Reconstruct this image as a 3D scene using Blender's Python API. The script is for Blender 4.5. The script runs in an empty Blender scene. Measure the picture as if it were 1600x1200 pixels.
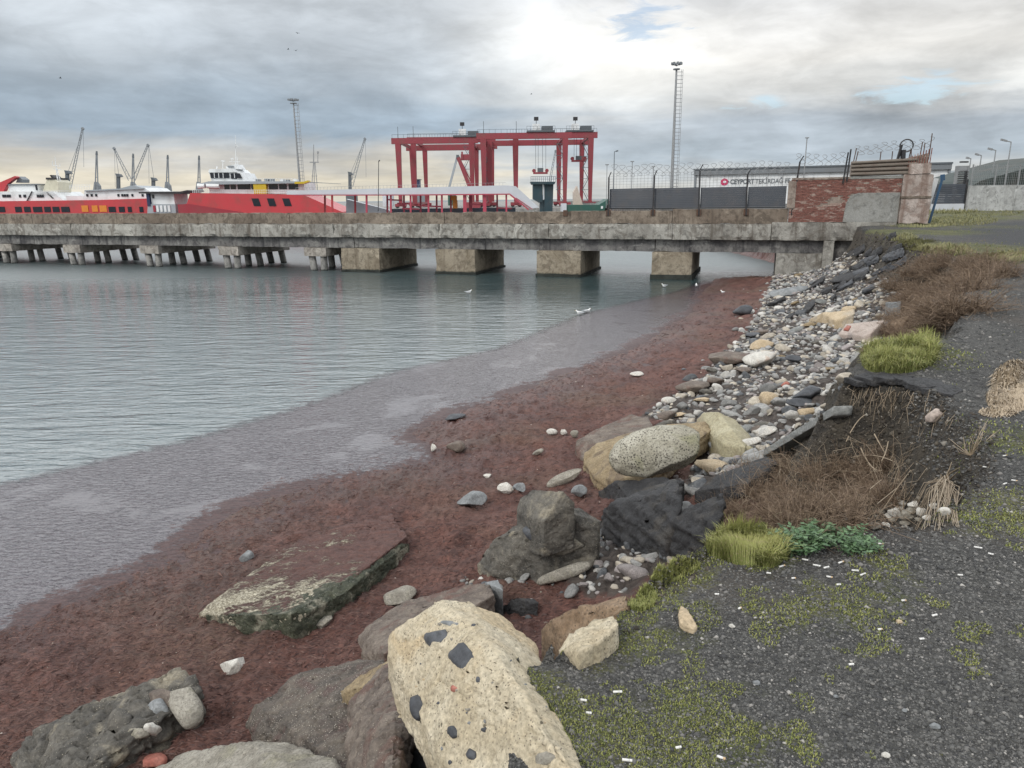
import bpy, bmesh, math, random
import numpy as np
from mathutils import Vector, Matrix
from mathutils.bvhtree import BVHTree
random.seed(7)
RNG = np.random.default_rng(11)
scene = bpy.context.scene
col = scene.collection

# ------------------------------------------------------------------ camera
FPX = 1142.0
PITCH = math.atan(289 / FPX)
ROLL = math.radians(.63)
_R = np.array([1., 0, 0]); _U = np.array([0, math.sin(PITCH), math.cos(PITCH)])
FWD = np.array([0, math.cos(PITCH), -math.sin(PITCH)])
RIGHT = _R * math.cos(ROLL) - _U * math.sin(ROLL)
UP = _U * math.cos(ROLL) + _R * math.sin(ROLL)
EYE = np.array([0, 0, 4.6])
cam_data = bpy.data.cameras.new('camera')
cam_data.sensor_fit = 'HORIZONTAL'; cam_data.sensor_width = 36.0
cam_data.lens = 36.0 * FPX / 1600.0
cam_data.clip_start = .05; cam_data.clip_end = 9000
cam = bpy.data.objects.new('camera', cam_data); col.objects.link(cam)
m = Matrix.Identity(4)
for i in range(3):
    m[i][0] = RIGHT[i]; m[i][1] = UP[i]; m[i][2] = -FWD[i]; m[i][3] = EYE[i]
cam.matrix_world = m
scene.camera = cam
scene.view_settings.view_transform = 'Standard'
scene.view_settings.look = 'None'
scene.view_settings.gamma = 1.0
scene.view_settings.use_curve_mapping = False
scene.view_settings.exposure = 0.0
scene.render.engine = 'CYCLES'
scene.cycles.max_bounces = 6
scene.cycles.use_denoising = True

# ------------------------------------------------------------------ node helper
class NT:
    def __init__(s, tree):
        s.t = tree; s.n = tree.nodes; s.l = tree.links
    def new(s, typ, **kw):
        n = s.n.new(typ)
        for k, v in kw.items(): setattr(n, k, v)
        return n
    def put(s, node, key, v):
        inp = node.inputs[key]
        if isinstance(v, bpy.types.NodeSocket): s.l.new(v, inp)
        elif v is not None:
            if hasattr(inp.default_value, '__len__') and not isinstance(v, str):
                v = tuple(v)
                inp.default_value = v + (1,) if len(v) == 3 and len(inp.default_value) == 4 else v
            else: inp.default_value = v
    def math(s, op, a, b=None, c=None, clamp=False):
        n = s.new('ShaderNodeMath', operation=op, use_clamp=clamp)
        s.put(n, 0, a); s.put(n, 1, b)
        if c is not None: s.put(n, 2, c)
        return n.outputs[0]
    def vmath(s, op, a, b=None):
        n = s.new('ShaderNodeVectorMath', operation=op); s.put(n, 0, a)
        if b is not None: s.put(n, 3 if op == 'SCALE' else 1, b)
        return n.outputs[0]
    def mix(s, f, a, b, mode='MIX'):
        n = s.new('ShaderNodeMix', data_type='RGBA', blend_type=mode, clamp_factor=True)
        s.put(n, 0, f); s.put(n, 6, a); s.put(n, 7, b); return n.outputs[2]
    def fmix(s, f, a, b):
        n = s.new('ShaderNodeMix', data_type='FLOAT', clamp_factor=True)
        s.put(n, 0, f); s.put(n, 2, a); s.put(n, 3, b); return n.outputs[0]
    def noise(s, vec, scale, detail=5, rough=.55, dist=0, out=0):
        n = s.new('ShaderNodeTexNoise'); s.put(n, 'Vector', vec); s.put(n, 'Scale', scale)
        s.put(n, 'Detail', detail); s.put(n, 'Roughness', rough); s.put(n, 'Distortion', dist)
        return n.outputs[out]
    def voronoi(s, vec, scale, feature='F1', out='Distance', rnd=1):
        n = s.new('ShaderNodeTexVoronoi', feature=feature); s.put(n, 'Vector', vec); s.put(n, 'Scale', scale)
        s.put(n, 'Randomness', rnd)
        return n.outputs[out]
    def ramp(s, f, stops, interp='LINEAR'):
        n = s.new('ShaderNodeValToRGB'); cr = n.color_ramp; cr.interpolation = interp
        while len(cr.elements) < len(stops): cr.elements.new(.5)
        for e, (p, c) in zip(cr.elements, stops):
            e.position = p; e.color = (c, c, c, 1) if isinstance(c, (int, float)) else (tuple(c) + (1,))[:4]
        s.put(n, 0, f); return n.outputs[0]
    def step(s, f, a, b):
        n = s.new('ShaderNodeMapRange', interpolation_type='SMOOTHSTEP')
        s.put(n, 0, f); s.put(n, 1, a); s.put(n, 2, b); s.put(n, 3, 0.); s.put(n, 4, 1.); return n.outputs[0]
    def mapping(s, vec, scale=(1, 1, 1), rot=(0, 0, 0), loc=(0, 0, 0)):
        n = s.new('ShaderNodeMapping'); s.put(n, 'Vector', vec); s.put(n, 'Scale', scale)
        s.put(n, 'Rotation', rot); s.put(n, 'Location', loc); return n.outputs[0]
    def bump(s, h, strength=.5, dist=.02, normal=None):
        n = s.new('ShaderNodeBump'); s.put(n, 'Height', h); s.put(n, 'Strength', strength); s.put(n, 'Distance', dist)
        if normal is not None: s.put(n, 'Normal', normal)
        return n.outputs[0]
    def attr(s, name, out='Fac'):
        n = s.new('ShaderNodeAttribute', attribute_name=name); return n.outputs[out]
    def geo(s, out): return s.new('ShaderNodeNewGeometry').outputs[out]
    def coord(s, out): return s.new('ShaderNodeTexCoord').outputs[out]
    def sep(s, v):
        n = s.new('ShaderNodeSeparateXYZ'); s.put(n, 0, v); return n.outputs
    def comb(s, x, y, z):
        n = s.new('ShaderNodeCombineXYZ'); s.put(n, 0, x); s.put(n, 1, y); s.put(n, 2, z); return n.outputs[0]

# ------------------------------------------------------------------ world: broken overcast sky
SUN_EL, SUN_AZ = math.radians(44), math.radians(222)     # azimuth clockwise from +Y
world = bpy.data.worlds.new('World'); scene.world = world; world.use_nodes = True
w = NT(world.node_tree); w.n.clear()
sky = w.new('ShaderNodeTexSky', sky_type='NISHITA', sun_disc=False, sun_elevation=SUN_EL, sun_rotation=SUN_AZ)
D = w.coord('Generated')
dx, dy, dz = w.sep(D)
hor = w.math('SQRT', w.math('ADD', w.math('MULTIPLY', dx, dx), w.math('MULTIPLY', dy, dy)))
side = w.math('DIVIDE', dx, w.math('MAXIMUM', hor, .001))
el = w.math('MAXIMUM', dz, 0.)
den = w.math('ADD', el, .07)
pc = w.comb(w.math('DIVIDE', dx, den), w.math('DIVIDE', dy, den), 0.)
n_big = w.noise(pc, .42, 4, .5, .6)
n_mid = w.noise(pc, 1.1, 6, .58, .5)
n_fin = w.noise(w.mapping(D, (6, 6, 26)), 1.0, 7, .6, .4)
warp = w.math('MULTIPLY', w.math('SUBTRACT', n_big, .5), .055)
warp2 = w.math('MULTIPLY', w.math('SUBTRACT', n_fin, .5), .05)
ez = w.math('ADD', w.math('ADD', el, warp), warp2)
left = w.ramp(ez, [(0, (.74, .70, .60)), (.03, (.78, .72, .59)), (.058, (.60, .60, .58)), (.085, (.38, .47, .56)), (.125, (.41, .49, .57)),
                   (.165, (.52, .58, .64)), (.21, (.58, .63, .68)), (.245, (.64, .69, .74)), (.285, (1.6, 1.66, 1.70)), (.5, (1.75, 1.80, 1.84)), (.75, (1.1, 1.14, 1.18)), (1, (.8, .83, .88))])
right = w.ramp(ez, [(0, (.70, .70, .66)), (.025, (.62, .66, .68)), (.05, (.46, .53, .59)), (.085, (.48, .54, .60)), (.12, (.72, .73, .72)),
                    (.155, (.84, .83, .80)), (.20, (.76, .76, .75)), (.245, (.70, .72, .75)), (.285, (1.6, 1.66, 1.70)), (.5, (1.75, 1.80, 1.84)), (.75, (1.1, 1.14, 1.18)), (1, (.8, .83, .88))])
sw = w.math('ADD', side, w.math('MULTIPLY', w.math('SUBTRACT', n_big, .5), .5))
base = w.mix(w.step(sw, -.12, .14), left, right)
puff = w.math('MULTIPLY_ADD', w.math('SUBTRACT', n_mid, .5), .5, 1.0)
puff2 = w.math('MULTIPLY_ADD', w.math('SUBTRACT', n_fin, .5), .3, 1.0)
cl = base
def sky_dir(px, py):
    d = RIGHT * (px - 800) + UP * (600 - py) + FWD * FPX; return tuple(d / np.linalg.norm(d))
def blob(px, py, deg, stretch=2.2):
    c = sky_dir(px, py); dv = w.vmath('MULTIPLY', w.vmath('SUBTRACT', D, c), (1, 1, stretch))
    n = w.new('ShaderNodeVectorMath', operation='LENGTH'); w.put(n, 0, dv)
    q = w.math('DIVIDE', n.outputs['Value'], math.radians(deg))
    return w.math('SUBTRACT', 1., w.math('ADD', q, w.math('MULTIPLY', w.math('SUBTRACT', n_fin, .5), 1.6)), clamp=True)
glow = w.math('MAXIMUM', blob(800, 55, 11, 1.5), w.math('MAXIMUM', blob(960, 100, 9, 1.5), w.math('MULTIPLY', blob(120, 70, 7, 2), .35)))
cl = w.vmath('ADD', cl, w.vmath('SCALE', (.22, .22, .21), glow))
n_lump = w.noise(w.mapping(D, (4.6, 4.6, 12.5)), 1.0, 8, .56, .35)
lump = w.math('MULTIPLY_ADD', w.step(n_lump, .36, .64), .22, .89)
n_lump2 = w.noise(w.mapping(D, (11, 11, 30), (0, 0, .4)), 1.0, 7, .6, .5)
lump = w.math('MULTIPLY', lump, w.math('MULTIPLY_ADD', w.step(n_lump2, .34, .66), .14, .93))
cl = w.vmath('SCALE', cl, w.math('MULTIPLY', lump, w.math('MULTIPLY', puff, puff2)))
dark = w.math('MAXIMUM', blob(680, 20, 7, 3), blob(1430, 172, 9, 7))
cl = w.vmath('SCALE', cl, w.math('MULTIPLY_ADD', dark, -.32, 1.0))
n_hole = w.noise(w.mapping(D, (14, 14, 60)), 1.0, 6, .62, .8)
hole = w.math('MAXIMUM', blob(1000, 36, 4.2, 2.4), w.math('MAXIMUM', blob(1450, 142, 6.5, 5), blob(1180, 158, 3.2, 4)))
hole = w.step(w.math('ADD', hole, w.math('MULTIPLY', w.math('SUBTRACT', n_hole, .5), 2.6)), .35, .95)
hole = w.math('MULTIPLY', hole, w.step(w.math('MAXIMUM', blob(1000, 36, 5, 2.4), w.math('MAXIMUM', blob(1450, 142, 8, 5), blob(1180, 158, 4, 4))), 0., .2))
blue = w.vmath('SCALE', sky.outputs[0], .14)
fin = w.mix(w.math('MULTIPLY', hole, .6), cl, blue)
below = w.step(dz, -.02, 0.)
fin = w.mix(below, (.10, .12, .13), fin)
fin = w.vmath('SCALE', fin, 10.0)
bg = w.new('ShaderNodeBackground'); w.put(bg, 'Color', fin); w.put(bg, 'Strength', .1)
wo = w.new('ShaderNodeOutputWorld'); w.l.new(bg.outputs[0], wo.inputs[0])

sd = bpy.data.lights.new('sun', 'SUN'); sd.energy = 1.5; sd.angle = math.radians(12); sd.color = (1, .95, .87)
so = bpy.data.objects.new('sun', sd); col.objects.link(so)
so.rotation_euler = Vector((-math.sin(SUN_AZ) * math.cos(SUN_EL), -math.cos(SUN_AZ) * math.cos(SUN_EL), -math.sin(SUN_EL))).to_track_quat('-Z', 'Y').to_euler()
so.location = (10, 10, 40)

# ------------------------------------------------------------------ picking points
def ray(px, py): return RIGHT * (px - 800) + UP * (600 - py) + FWD * FPX
def P(px, py, z=0.):
    d = ray(px, py); return EYE + d * ((z - EYE[2]) / d[2])
def Q(px, py, Y):
    d = ray(px, py); return EYE + d * (Y / d[1])
def PD(px, py, dist):
    d = ray(px, py); return EYE + d * (dist / np.linalg.norm(d))

# ------------------------------------------------------------------ numpy noise
def _h(i, j, k, s):
    n = (i * 374761393 + j * 668265263 + k * 2147483647 + s * 974711) & 0xffffffff
    n = ((n ^ (n >> 13)) * 1274126177) & 0xffffffff
    n = ((n ^ (n >> 16)) * 2246822519) & 0xffffffff
    return ((n ^ (n >> 15)) & 0xffff) / 65535.0
def vnoise(p, seed=0):
    p = np.asarray(p, float)
    i = np.floor(p).astype(np.int64); f = p - i; u = f * f * (3 - 2 * f)
    r = 0
    for a in (0, 1):
        for b in (0, 1):
            for c in (0, 1):
                wgt = (u[:, 0] if a else 1 - u[:, 0]) * (u[:, 1] if b else 1 - u[:, 1]) * (u[:, 2] if c else 1 - u[:, 2])
                r = r + wgt * _h(i[:, 0] + a, i[:, 1] + b, i[:, 2] + c, seed)
    return r
def fbm(p, octv=4, seed=0, gain=.5):
    p = np.asarray(p, float); a = 1; s = 0; t = 0
    for o in range(octv):
        s = s + a * vnoise(p * (2.03 ** o) + 17.3 * o, seed + o); t += a; a *= gain
    return s / t - .5

# ------------------------------------------------------------------ objects
def tag(o, label=None, cat=None, group=None, kind=None):
    if label: o['label'] = label
    if cat: o['category'] = cat
    if group: o['group'] = group
    if kind: o['kind'] = kind
    return o
def thing(name, label, cat, loc, group=None):
    o = bpy.data.objects.new(name, None); o.empty_display_size = .2
    o.location = Vector([float(c) for c in loc]); col.objects.link(o)
    return tag(o, label, cat, group)
def mesh_from(name, v, f, smooth=False):
    me = bpy.data.meshes.new(name)
    me.from_pydata([tuple(map(float, q)) for q in v] if not isinstance(v, np.ndarray) else v.tolist(), [], f if isinstance(f, list) else f.tolist())
    if smooth: me.polygons.foreach_set('use_smooth', [True] * len(me.polygons))
    me.update(); return me
def place(name, me, mat, parent=None, loc=None, label=None, cat=None, group=None, kind=None):
    if mat and not me.materials: me.materials.append(mat)
    o = bpy.data.objects.new(name, me); col.objects.link(o)
    if parent is not None: o.parent = parent
    if loc is not None: o.location = Vector([float(c) for c in loc])
    return tag(o, label, cat, group, kind)
def root_of(o):
    l = Vector((0, 0, 0))
    while o is not None: l += o.location; o = o.parent
    return np.array(l)
def copy_tree(o, parent=None):
    c = o.copy(); col.objects.link(c)
    if parent is not None: c.parent = parent
    for ch in o.children: copy_tree(ch, c)
    return c
class MB:
    def __init__(s): s.v = []; s.f = []
    def add(s, vs, fs):
        b = len(s.v); s.v += [tuple(map(float, q)) for q in vs]; s.f += [tuple(int(i) + b for i in q) for q in fs]; return s
    def hexa(s, c):   # 8 corners: bottom loop 4, top loop 4
        return s.add(c, [(3, 2, 1, 0), (4, 5, 6, 7), (0, 1, 5, 4), (1, 2, 6, 5), (2, 3, 7, 6), (3, 0, 4, 7)])
    def box(s, a, b):
        x0, y0, z0 = np.minimum(a, b); x1, y1, z1 = np.maximum(a, b)
        return s.hexa([(x0, y0, z0), (x1, y0, z0), (x1, y1, z0), (x0, y1, z0), (x0, y0, z1), (x1, y0, z1), (x1, y1, z1), (x0, y1, z1)])
    def bar(s, a, b, w, h=None, w2=None):
        a = np.array(a, float); b = np.array(b, float); h = h or w; k = (w2 or w) / w
        d = b - a; d /= max(1e-9, np.linalg.norm(d))
        r = np.array([0, 1., 0]) if abs(d[1]) < .9 else np.array([1., 0, 0])
        x = np.cross(d, r); x /= np.linalg.norm(x); y = np.cross(d, x)
        x = x * w / 2; y = y * h / 2
        return s.hexa([a - x - y, a + x - y, a + x + y, a - x + y, b + (-x - y) * k, b + (x - y) * k, b + (x + y) * k, b + (-x + y) * k])
    def tube(s, pts, r, n=6, r1=None, cap=True):
        pts = [np.array(q, float) for q in pts]; b = len(s.v); m_ = len(pts)
        for i, q in enumerate(pts):
            d = pts[min(i + 1, m_ - 1)] - pts[max(i - 1, 0)]; d = d / max(1e-9, np.linalg.norm(d))
            u = np.array([0, 0, 1.]) if abs(d[2]) < .9 else np.array([1., 0, 0])
            x = np.cross(d, u); x /= np.linalg.norm(x); y = np.cross(d, x)
            rr = r if r1 is None else r + (r1 - r) * i / max(1, m_ - 1)
            for k in range(n):
                t = 2 * math.pi * k / n
                s.v.append(tuple(q + x * rr * math.cos(t) + y * rr * math.sin(t)))
        for i in range(m_ - 1):
            for k in range(n):
                k2 = (k + 1) % n
                s.f.append((b + i * n + k, b + i * n + k2, b + i * n + n + k2, b + i * n + n + k))
        if cap:
            s.f.append(tuple(b + k for k in range(n))[::-1]); s.f.append(tuple(b + (m_ - 1) * n + k for k in range(n)))
        return s
    def prism(s, loop, off):
        n = len(loop); off = np.array(off, float)
        vs = [np.array(q, float) for q in loop]; vs = vs + [q + off for q in vs]
        return s.add(vs, [tuple(range(n))[::-1], tuple(range(n, 2 * n))] + [(i, (i + 1) % n, n + (i + 1) % n, n + i) for i in range(n)])
    def build(s, name, mat, parent=None, smooth=False, origin=None, **kw):
        v = np.array(s.v, float)
        if parent is not None: o0 = root_of(parent); loc = (0, 0, 0)
        else:
            o0 = np.array(origin) if origin is not None else np.array([(v[:, 0].min() + v[:, 0].max()) / 2, (v[:, 1].min() + v[:, 1].max()) / 2, v[:, 2].min()])
            loc = o0
        me = mesh_from(name, v - o0, s.f, smooth)
        bm = bmesh.new(); bm.from_mesh(me); bmesh.ops.recalc_face_normals(bm, faces=bm.faces); bm.to_mesh(me); bm.free()
        return place(name, me, mat, parent, loc, **kw)

# ------------------------------------------------------------------ materials
MATS = {}
def base_mat(name):
    mt = bpy.data.materials.new(name); mt.use_nodes = True
    t = NT(mt.node_tree); t.n.clear()
    out = t.new('ShaderNodeOutputMaterial'); b = t.new('ShaderNodeBsdfPrincipled')
    t.l.new(b.outputs[0], out.inputs[0]); MATS[name] = mt
    return mt, t, b
def paint(name, c, rough=.5, dirt=.25, metal=0, scale=3., dirtc=(.12, .09, .07)):
    mt, t, b = base_mat(name); p = t.geo('Position')
    n = t.noise(p, scale, 6, .6, .3); n2 = t.noise(t.mapping(p, (1, 1, .15)), scale * 3, 5, .6)
    f = t.math('MULTIPLY', t.math('MULTIPLY', t.step(n, .42, .75), n2), dirt * 2.4)
    c1 = t.mix(t.noise(p, scale * .37, 3), [k * .86 for k in c], [min(1, k * 1.1) for k in c])
    t.put(b, 'Base Color', t.mix(f, c1, dirtc)); t.put(b, 'Roughness', t.math('MULTIPLY_ADD', n2, .3, rough - .15)); t.put(b, 'Metallic', metal)
    t.put(b, 'Normal', t.bump(n2, .15, .01))
    return mt
def stone(name, c1, c2, c3=None, scale=4., spk=None, spk_scale=60., spk_amt=.35, bump=.6, rough=.85, fine=40., dist=.02, weed=None, weed_z=None, rnd=0., pit=0., var=None):
    """rock: two tones by noise, a third in patches, speckles (little shells / grains), fine relief"""
    mt, t, b = base_mat(name); p = t.coord('Object')
    if rnd:
        oi = t.new('ShaderNodeObjectInfo'); p = t.vmath('ADD', p, t.vmath('SCALE', t.comb(1., .7, .4), t.math('MULTIPLY', oi.outputs['Random'], 40.)))
    n = t.noise(p, scale, 8, .62, .4)
    c = t.mix(t.step(n, .34, .66), c1, c2)
    if c3: c = t.mix(t.step(t.noise(p, scale * .55, 6, .6, .8), .5, .64), c, c3)
    nf = t.noise(p, fine, 6, .65)
    c = t.mix(.8, c, t.ramp(nf, [(.22, .32), (.5, 1.), (.78, 1.6)]), 'MULTIPLY')
    if spk:
        vo = t.voronoi(p, spk_scale); k = t.step(vo, spk_amt, spk_amt * .55)
        k = t.math('MULTIPLY', k, t.step(t.noise(p, scale * 1.7, 3), .3, .6))
        c = t.mix(k, c, spk)
    if weed:
        nz = t.sep(t.geo('Normal'))[2]
        k = t.math('MULTIPLY', t.step(t.noise(p, scale * 1.3, 6, .65, .5), weed[1], weed[1] + .12), 1.)
        c = t.mix(k, c, weed[0])
    if rnd:
        c = t.mix(1., c, t.ramp(oi.outputs['Random'], [(0, 1 - rnd), (1, 1 + rnd)]), 'MULTIPLY')
    if pit:
        vp = t.voronoi(p, pit, 'F1'); c = t.mix(t.math('MULTIPLY', t.step(vp, .2, .1), t.step(t.noise(p, scale * 2.2, 4), .48, .6)), c, [k_ * .3 for k_ in c1])
    t.put(b, 'Base Color', c); t.put(b, 'Roughness', rough)
    md = t.noise(p, scale * 4.5, 6, .7, .6)
    h = t.math('ADD', t.math('MULTIPLY', nf, .6), t.math('ADD', t.math('MULTIPLY', n, .8), t.math('MULTIPLY', md, 1.1)))
    t.put(b, 'Normal', t.bump(h, bump, dist))
    return mt
# ================================================================== terrain
SHORE = np.array([(-60, -30), (-16, -4), (-9, 2.2), (-6.6, 5.2), (-5.6, 7.05), (-5.1, 7.9), (-4.58, 8.6), (-4.0, 10.6), (-2.7, 12.0), (-1.5, 12.5),
                  (-1.95, 14.3), (-.3, 16.6), (1.76, 19.5), (4.4, 23.5), (7.3, 29.5), (9.7, 36.8), (11.9, 42.6), (14.5, 43.6), (16.2, 42.6), (18.6, 42.4), (18.9, 60), (18.9, 400)])
EDGE = np.array([(-26, -30), (-8, -8), (-2.2, -1.5), (-.25, 1.2), (.0, 1.84), (-.03, 2.12), (-.08, 2.4), (.2, 2.5), (.42, 2.6), (.47, 2.81), (.77, 3.09), (.97, 3.31), (1.26, 3.53),
                 (1.65, 3.58), (2.1, 3.55), (2.6, 3.9), (3.25, 4.7), (3.66, 5.5), (3.75, 6.45), (3.3, 6.86), (3.8, 7.9), (4.55, 8.75), (5.28, 8.95), (5.98, 9.8),
                 (9.1, 14.2), (12.6, 18.2), (13.1, 21.4), (14.2, 26), (16.0, 32.6), (17.6, 37.5), (18.6, 40), (19.6, 60), (19.6, 400)])
def seg_dist(p, L):
    best = np.full(len(p), 1e9)
    for a, b in zip(L[:-1], L[1:]):
        d = b - a; t = np.clip(((p - a) @ d) / (d @ d), 0, 1)
        q = a + t[:, None] * d - p
        best = np.minimum(best, q[:, 0] ** 2 + q[:, 1] ** 2)
    return np.sqrt(best)
def inside(p, L):
    poly = np.vstack([L, [(500, 400), (500, -30)]]); r = np.zeros(len(p), bool)
    x, y = p[:, 0], p[:, 1]; j = len(poly) - 1
    for i in range(len(poly)):
        xi, yi = poly[i]; xj, yj = poly[j]
        if yi != yj:
            c = ((yi > y) != (yj > y)) & (x < (xj - xi) * (y - yi) / (yj - yi) + xi); r ^= c
        j = i
    return r
def pip(p, poly):
    poly = np.asarray(poly); r = np.zeros(len(p), bool); x, y = p[:, 0], p[:, 1]; j = len(poly) - 1
    for i in range(len(poly)):
        xi, yi = poly[i]; xj, yj = poly[j]
        if yi != yj:
            c = ((yi > y) != (yj > y)) & (x < (xj - xi) * (y - yi) / (yj - yi) + xi); r ^= c
        j = i
    return r
GT = np.array([0, .3, .55, .7, .82, .90, .955, 1.]); GH = np.array([0, .05, .15, .25, .39, .53, .72, 1.])
def fields(xy):
    xy = np.asarray(xy, float); p3 = np.c_[xy, np.zeros(len(xy))]
    wob = np.c_[fbm(p3 * .9, 3, 5), fbm(p3 * .9 + 31, 3, 6)] * .5 + np.c_[fbm(p3 * 3.7, 3, 7), fbm(p3 * 3.7 + 9, 3, 8)] * .22
    far = np.clip((np.hypot(xy[:, 0], xy[:, 1]) - 2.5) / 6, .3, 1.)[:, None]
    q = xy + wob * far
    sh = seg_dist(q, SHORE) * np.where(inside(q, SHORE), 1, -1)
    ed = seg_dist(q, EDGE) * np.where(inside(q, EDGE), 1, -1)
    return sh, ed
def height(xy, fine=False):
    xy = np.asarray(xy, float); sh, ed = fields(xy); p3 = np.c_[xy, np.zeros(len(xy))]
    top = 2.95 + np.clip((xy[:, 1] - 12) * .004, 0, .35) + fbm(p3 * .5, 3, 21) * .10
    t = np.clip(sh / np.maximum(1e-6, sh + np.maximum(0, -ed)), 0, 1)
    hb = np.interp(t, GT, GH) * top
    hb = np.where(sh < 0, np.maximum(-1.2, sh * .12), hb)
    b = np.clip(sh, 0, .8) / .8
    hb = hb + (fbm(p3 * 1.1, 4, 22) * .18 + fbm(p3 * 4.2, 3, 23) * .18) * b
    hb = hb + np.where((t > .86) & (ed < 0), 1, 0) * (fbm(p3 * 2.3, 4, 24) * .35 + fbm(p3 * 7.5, 3, 29) * .16) * np.clip((t - .86) / .06, 0, 1) * np.clip(-ed / .25, 0, 1)
    hp = top + fbm(p3 * 2.1, 3, 25) * .05 - np.exp(-np.maximum(ed, 0) / .12) * .05
    z = np.where(ed >= 0, hp, np.minimum(hb, top + .02))
    if fine:
        on = np.clip((sh + .35) / .4, 0, 1)
        rg = np.abs(fbm(p3 * 7, 3, 26)) ; rg2 = fbm(p3 * 19, 3, 27)
        z = z + np.where(ed < 0, (rg * .17 + rg2 * .045) * on, fbm(p3 * 16, 2, 28) * .018)
    return z, sh, ed, t
def hits(px, py):
    """points where sight lines through pixels meet the ground"""
    px = np.asarray(px, float); py = np.asarray(py, float)
    d = RIGHT * (px - 800)[:, None] + UP * (600 - py)[:, None] + FWD * FPX
    d = d / d[:, 1:2]
    lo = np.full(len(px), 1.0); hi = np.full(len(px), 1.0); done = np.zeros(len(px), bool)
    Y = 1.2
    ys = [1.2 * 1.025 ** k for k in range(190)]
    prev = ys[0]
    for y_ in ys:
        q = EYE + d * y_; z = height(q[:, :2])[0]
        hit = (~done) & (q[:, 2] < np.maximum(z, 0))
        lo[hit] = prev; hi[hit] = y_; done |= hit; prev = y_
        if done.all(): break
    lo[~done] = ys[-1]; hi[~done] = ys[-1]
    for _ in range(9):
        mid = (lo + hi) / 2; q = EYE + d * mid[:, None]; b = q[:, 2] < np.maximum(height(q[:, :2])[0], 0)
        hi = np.where(b, mid, hi); lo = np.where(b, lo, mid)
    return EYE + d * hi[:, None]
def land_mesh():
    A0 = np.array([0., -1.6])
    nr, na = 640, 620
    r = 1.7 * (430 / 1.7) ** (np.linspace(0, 1, nr) ** 1.12)
    u = np.linspace(-1, 1, na); ang = np.radians(40) * u + np.radians(44) * u ** 5
    X = A0[0] + r[:, None] * np.sin(ang)[None]; Y = A0[1] + r[:, None] * np.cos(ang)[None]
    xy = np.c_[X.ravel(), Y.ravel()]
    z, sh, ed, t = height(xy, True)
    idx = np.arange(nr * na).reshape(nr, na)
    f = np.stack([idx[:-1, :-1], idx[:-1, 1:], idx[1:, 1:], idx[1:, :-1]], -1).reshape(-1, 4)
    keep = (sh[f] > -1.5).any(1); f = f[keep]
    used = np.unique(f); rm = np.full(nr * na, -1); rm[used] = np.arange(len(used))
    f = rm[f]; v = np.c_[xy, z][used]
    me = bpy.data.meshes.new('ground'); me.vertices.add(len(v)); me.vertices.foreach_set('co', v.ravel().astype(np.float32))
    me.loops.add(f.size); me.loops.foreach_set('vertex_index', f.ravel()[:].astype(np.int32))
    me.polygons.add(len(f)); me.polygons.foreach_set('loop_start', (np.arange(len(f)) * 4).astype(np.int32))
    me.polygons.foreach_set('loop_total', np.full(len(f), 4, np.int32)); me.polygons.foreach_set('use_smooth', np.ones(len(f), bool))
    me.update(calc_edges=True)
    for nm, a in (('shore', sh[used]), ('edge', ed[used]), ('rise', t[used]), ('cob', cobble_mask(xy[used])), ('moss', moss_mask(xy[used])), ('track', track_mask(xy[used]))):
        at = me.attributes.new(nm, 'FLOAT', 'POINT'); at.data.foreach_set('value', a.astype(np.float32))
    return me

COB_PX = [(1000, 655), (1060, 615), (1100, 590), (1120, 560), (1165, 520), (1195, 470), (1205, 440), (1225, 424), (1290, 412), (1345, 400), (1400, 440), (1405, 500), (1345, 545),
          (1332, 600), (1310, 640), (1215, 705), (1120, 765), (1060, 775), (1090, 720), (1080, 670)]
COB2_PX = [(850, 872), (930, 835), (1010, 835), (1050, 880), (985, 930), (915, 935), (880, 905)]
COB = hits(*np.array(COB_PX).T)[:, :2]; COB2 = hits(*np.array(COB2_PX).T)[:, :2]
def cobble_mask(xy):
    o = np.zeros(len(xy))
    for poly in (COB, COB2):
        L = np.vstack([poly, poly[:1]]); dd = seg_dist(xy, L) * np.where(pip(xy, poly), 1, -1)
        o = np.maximum(o, np.clip(dd / .5 + .5, 0, 1))
    return o
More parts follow.
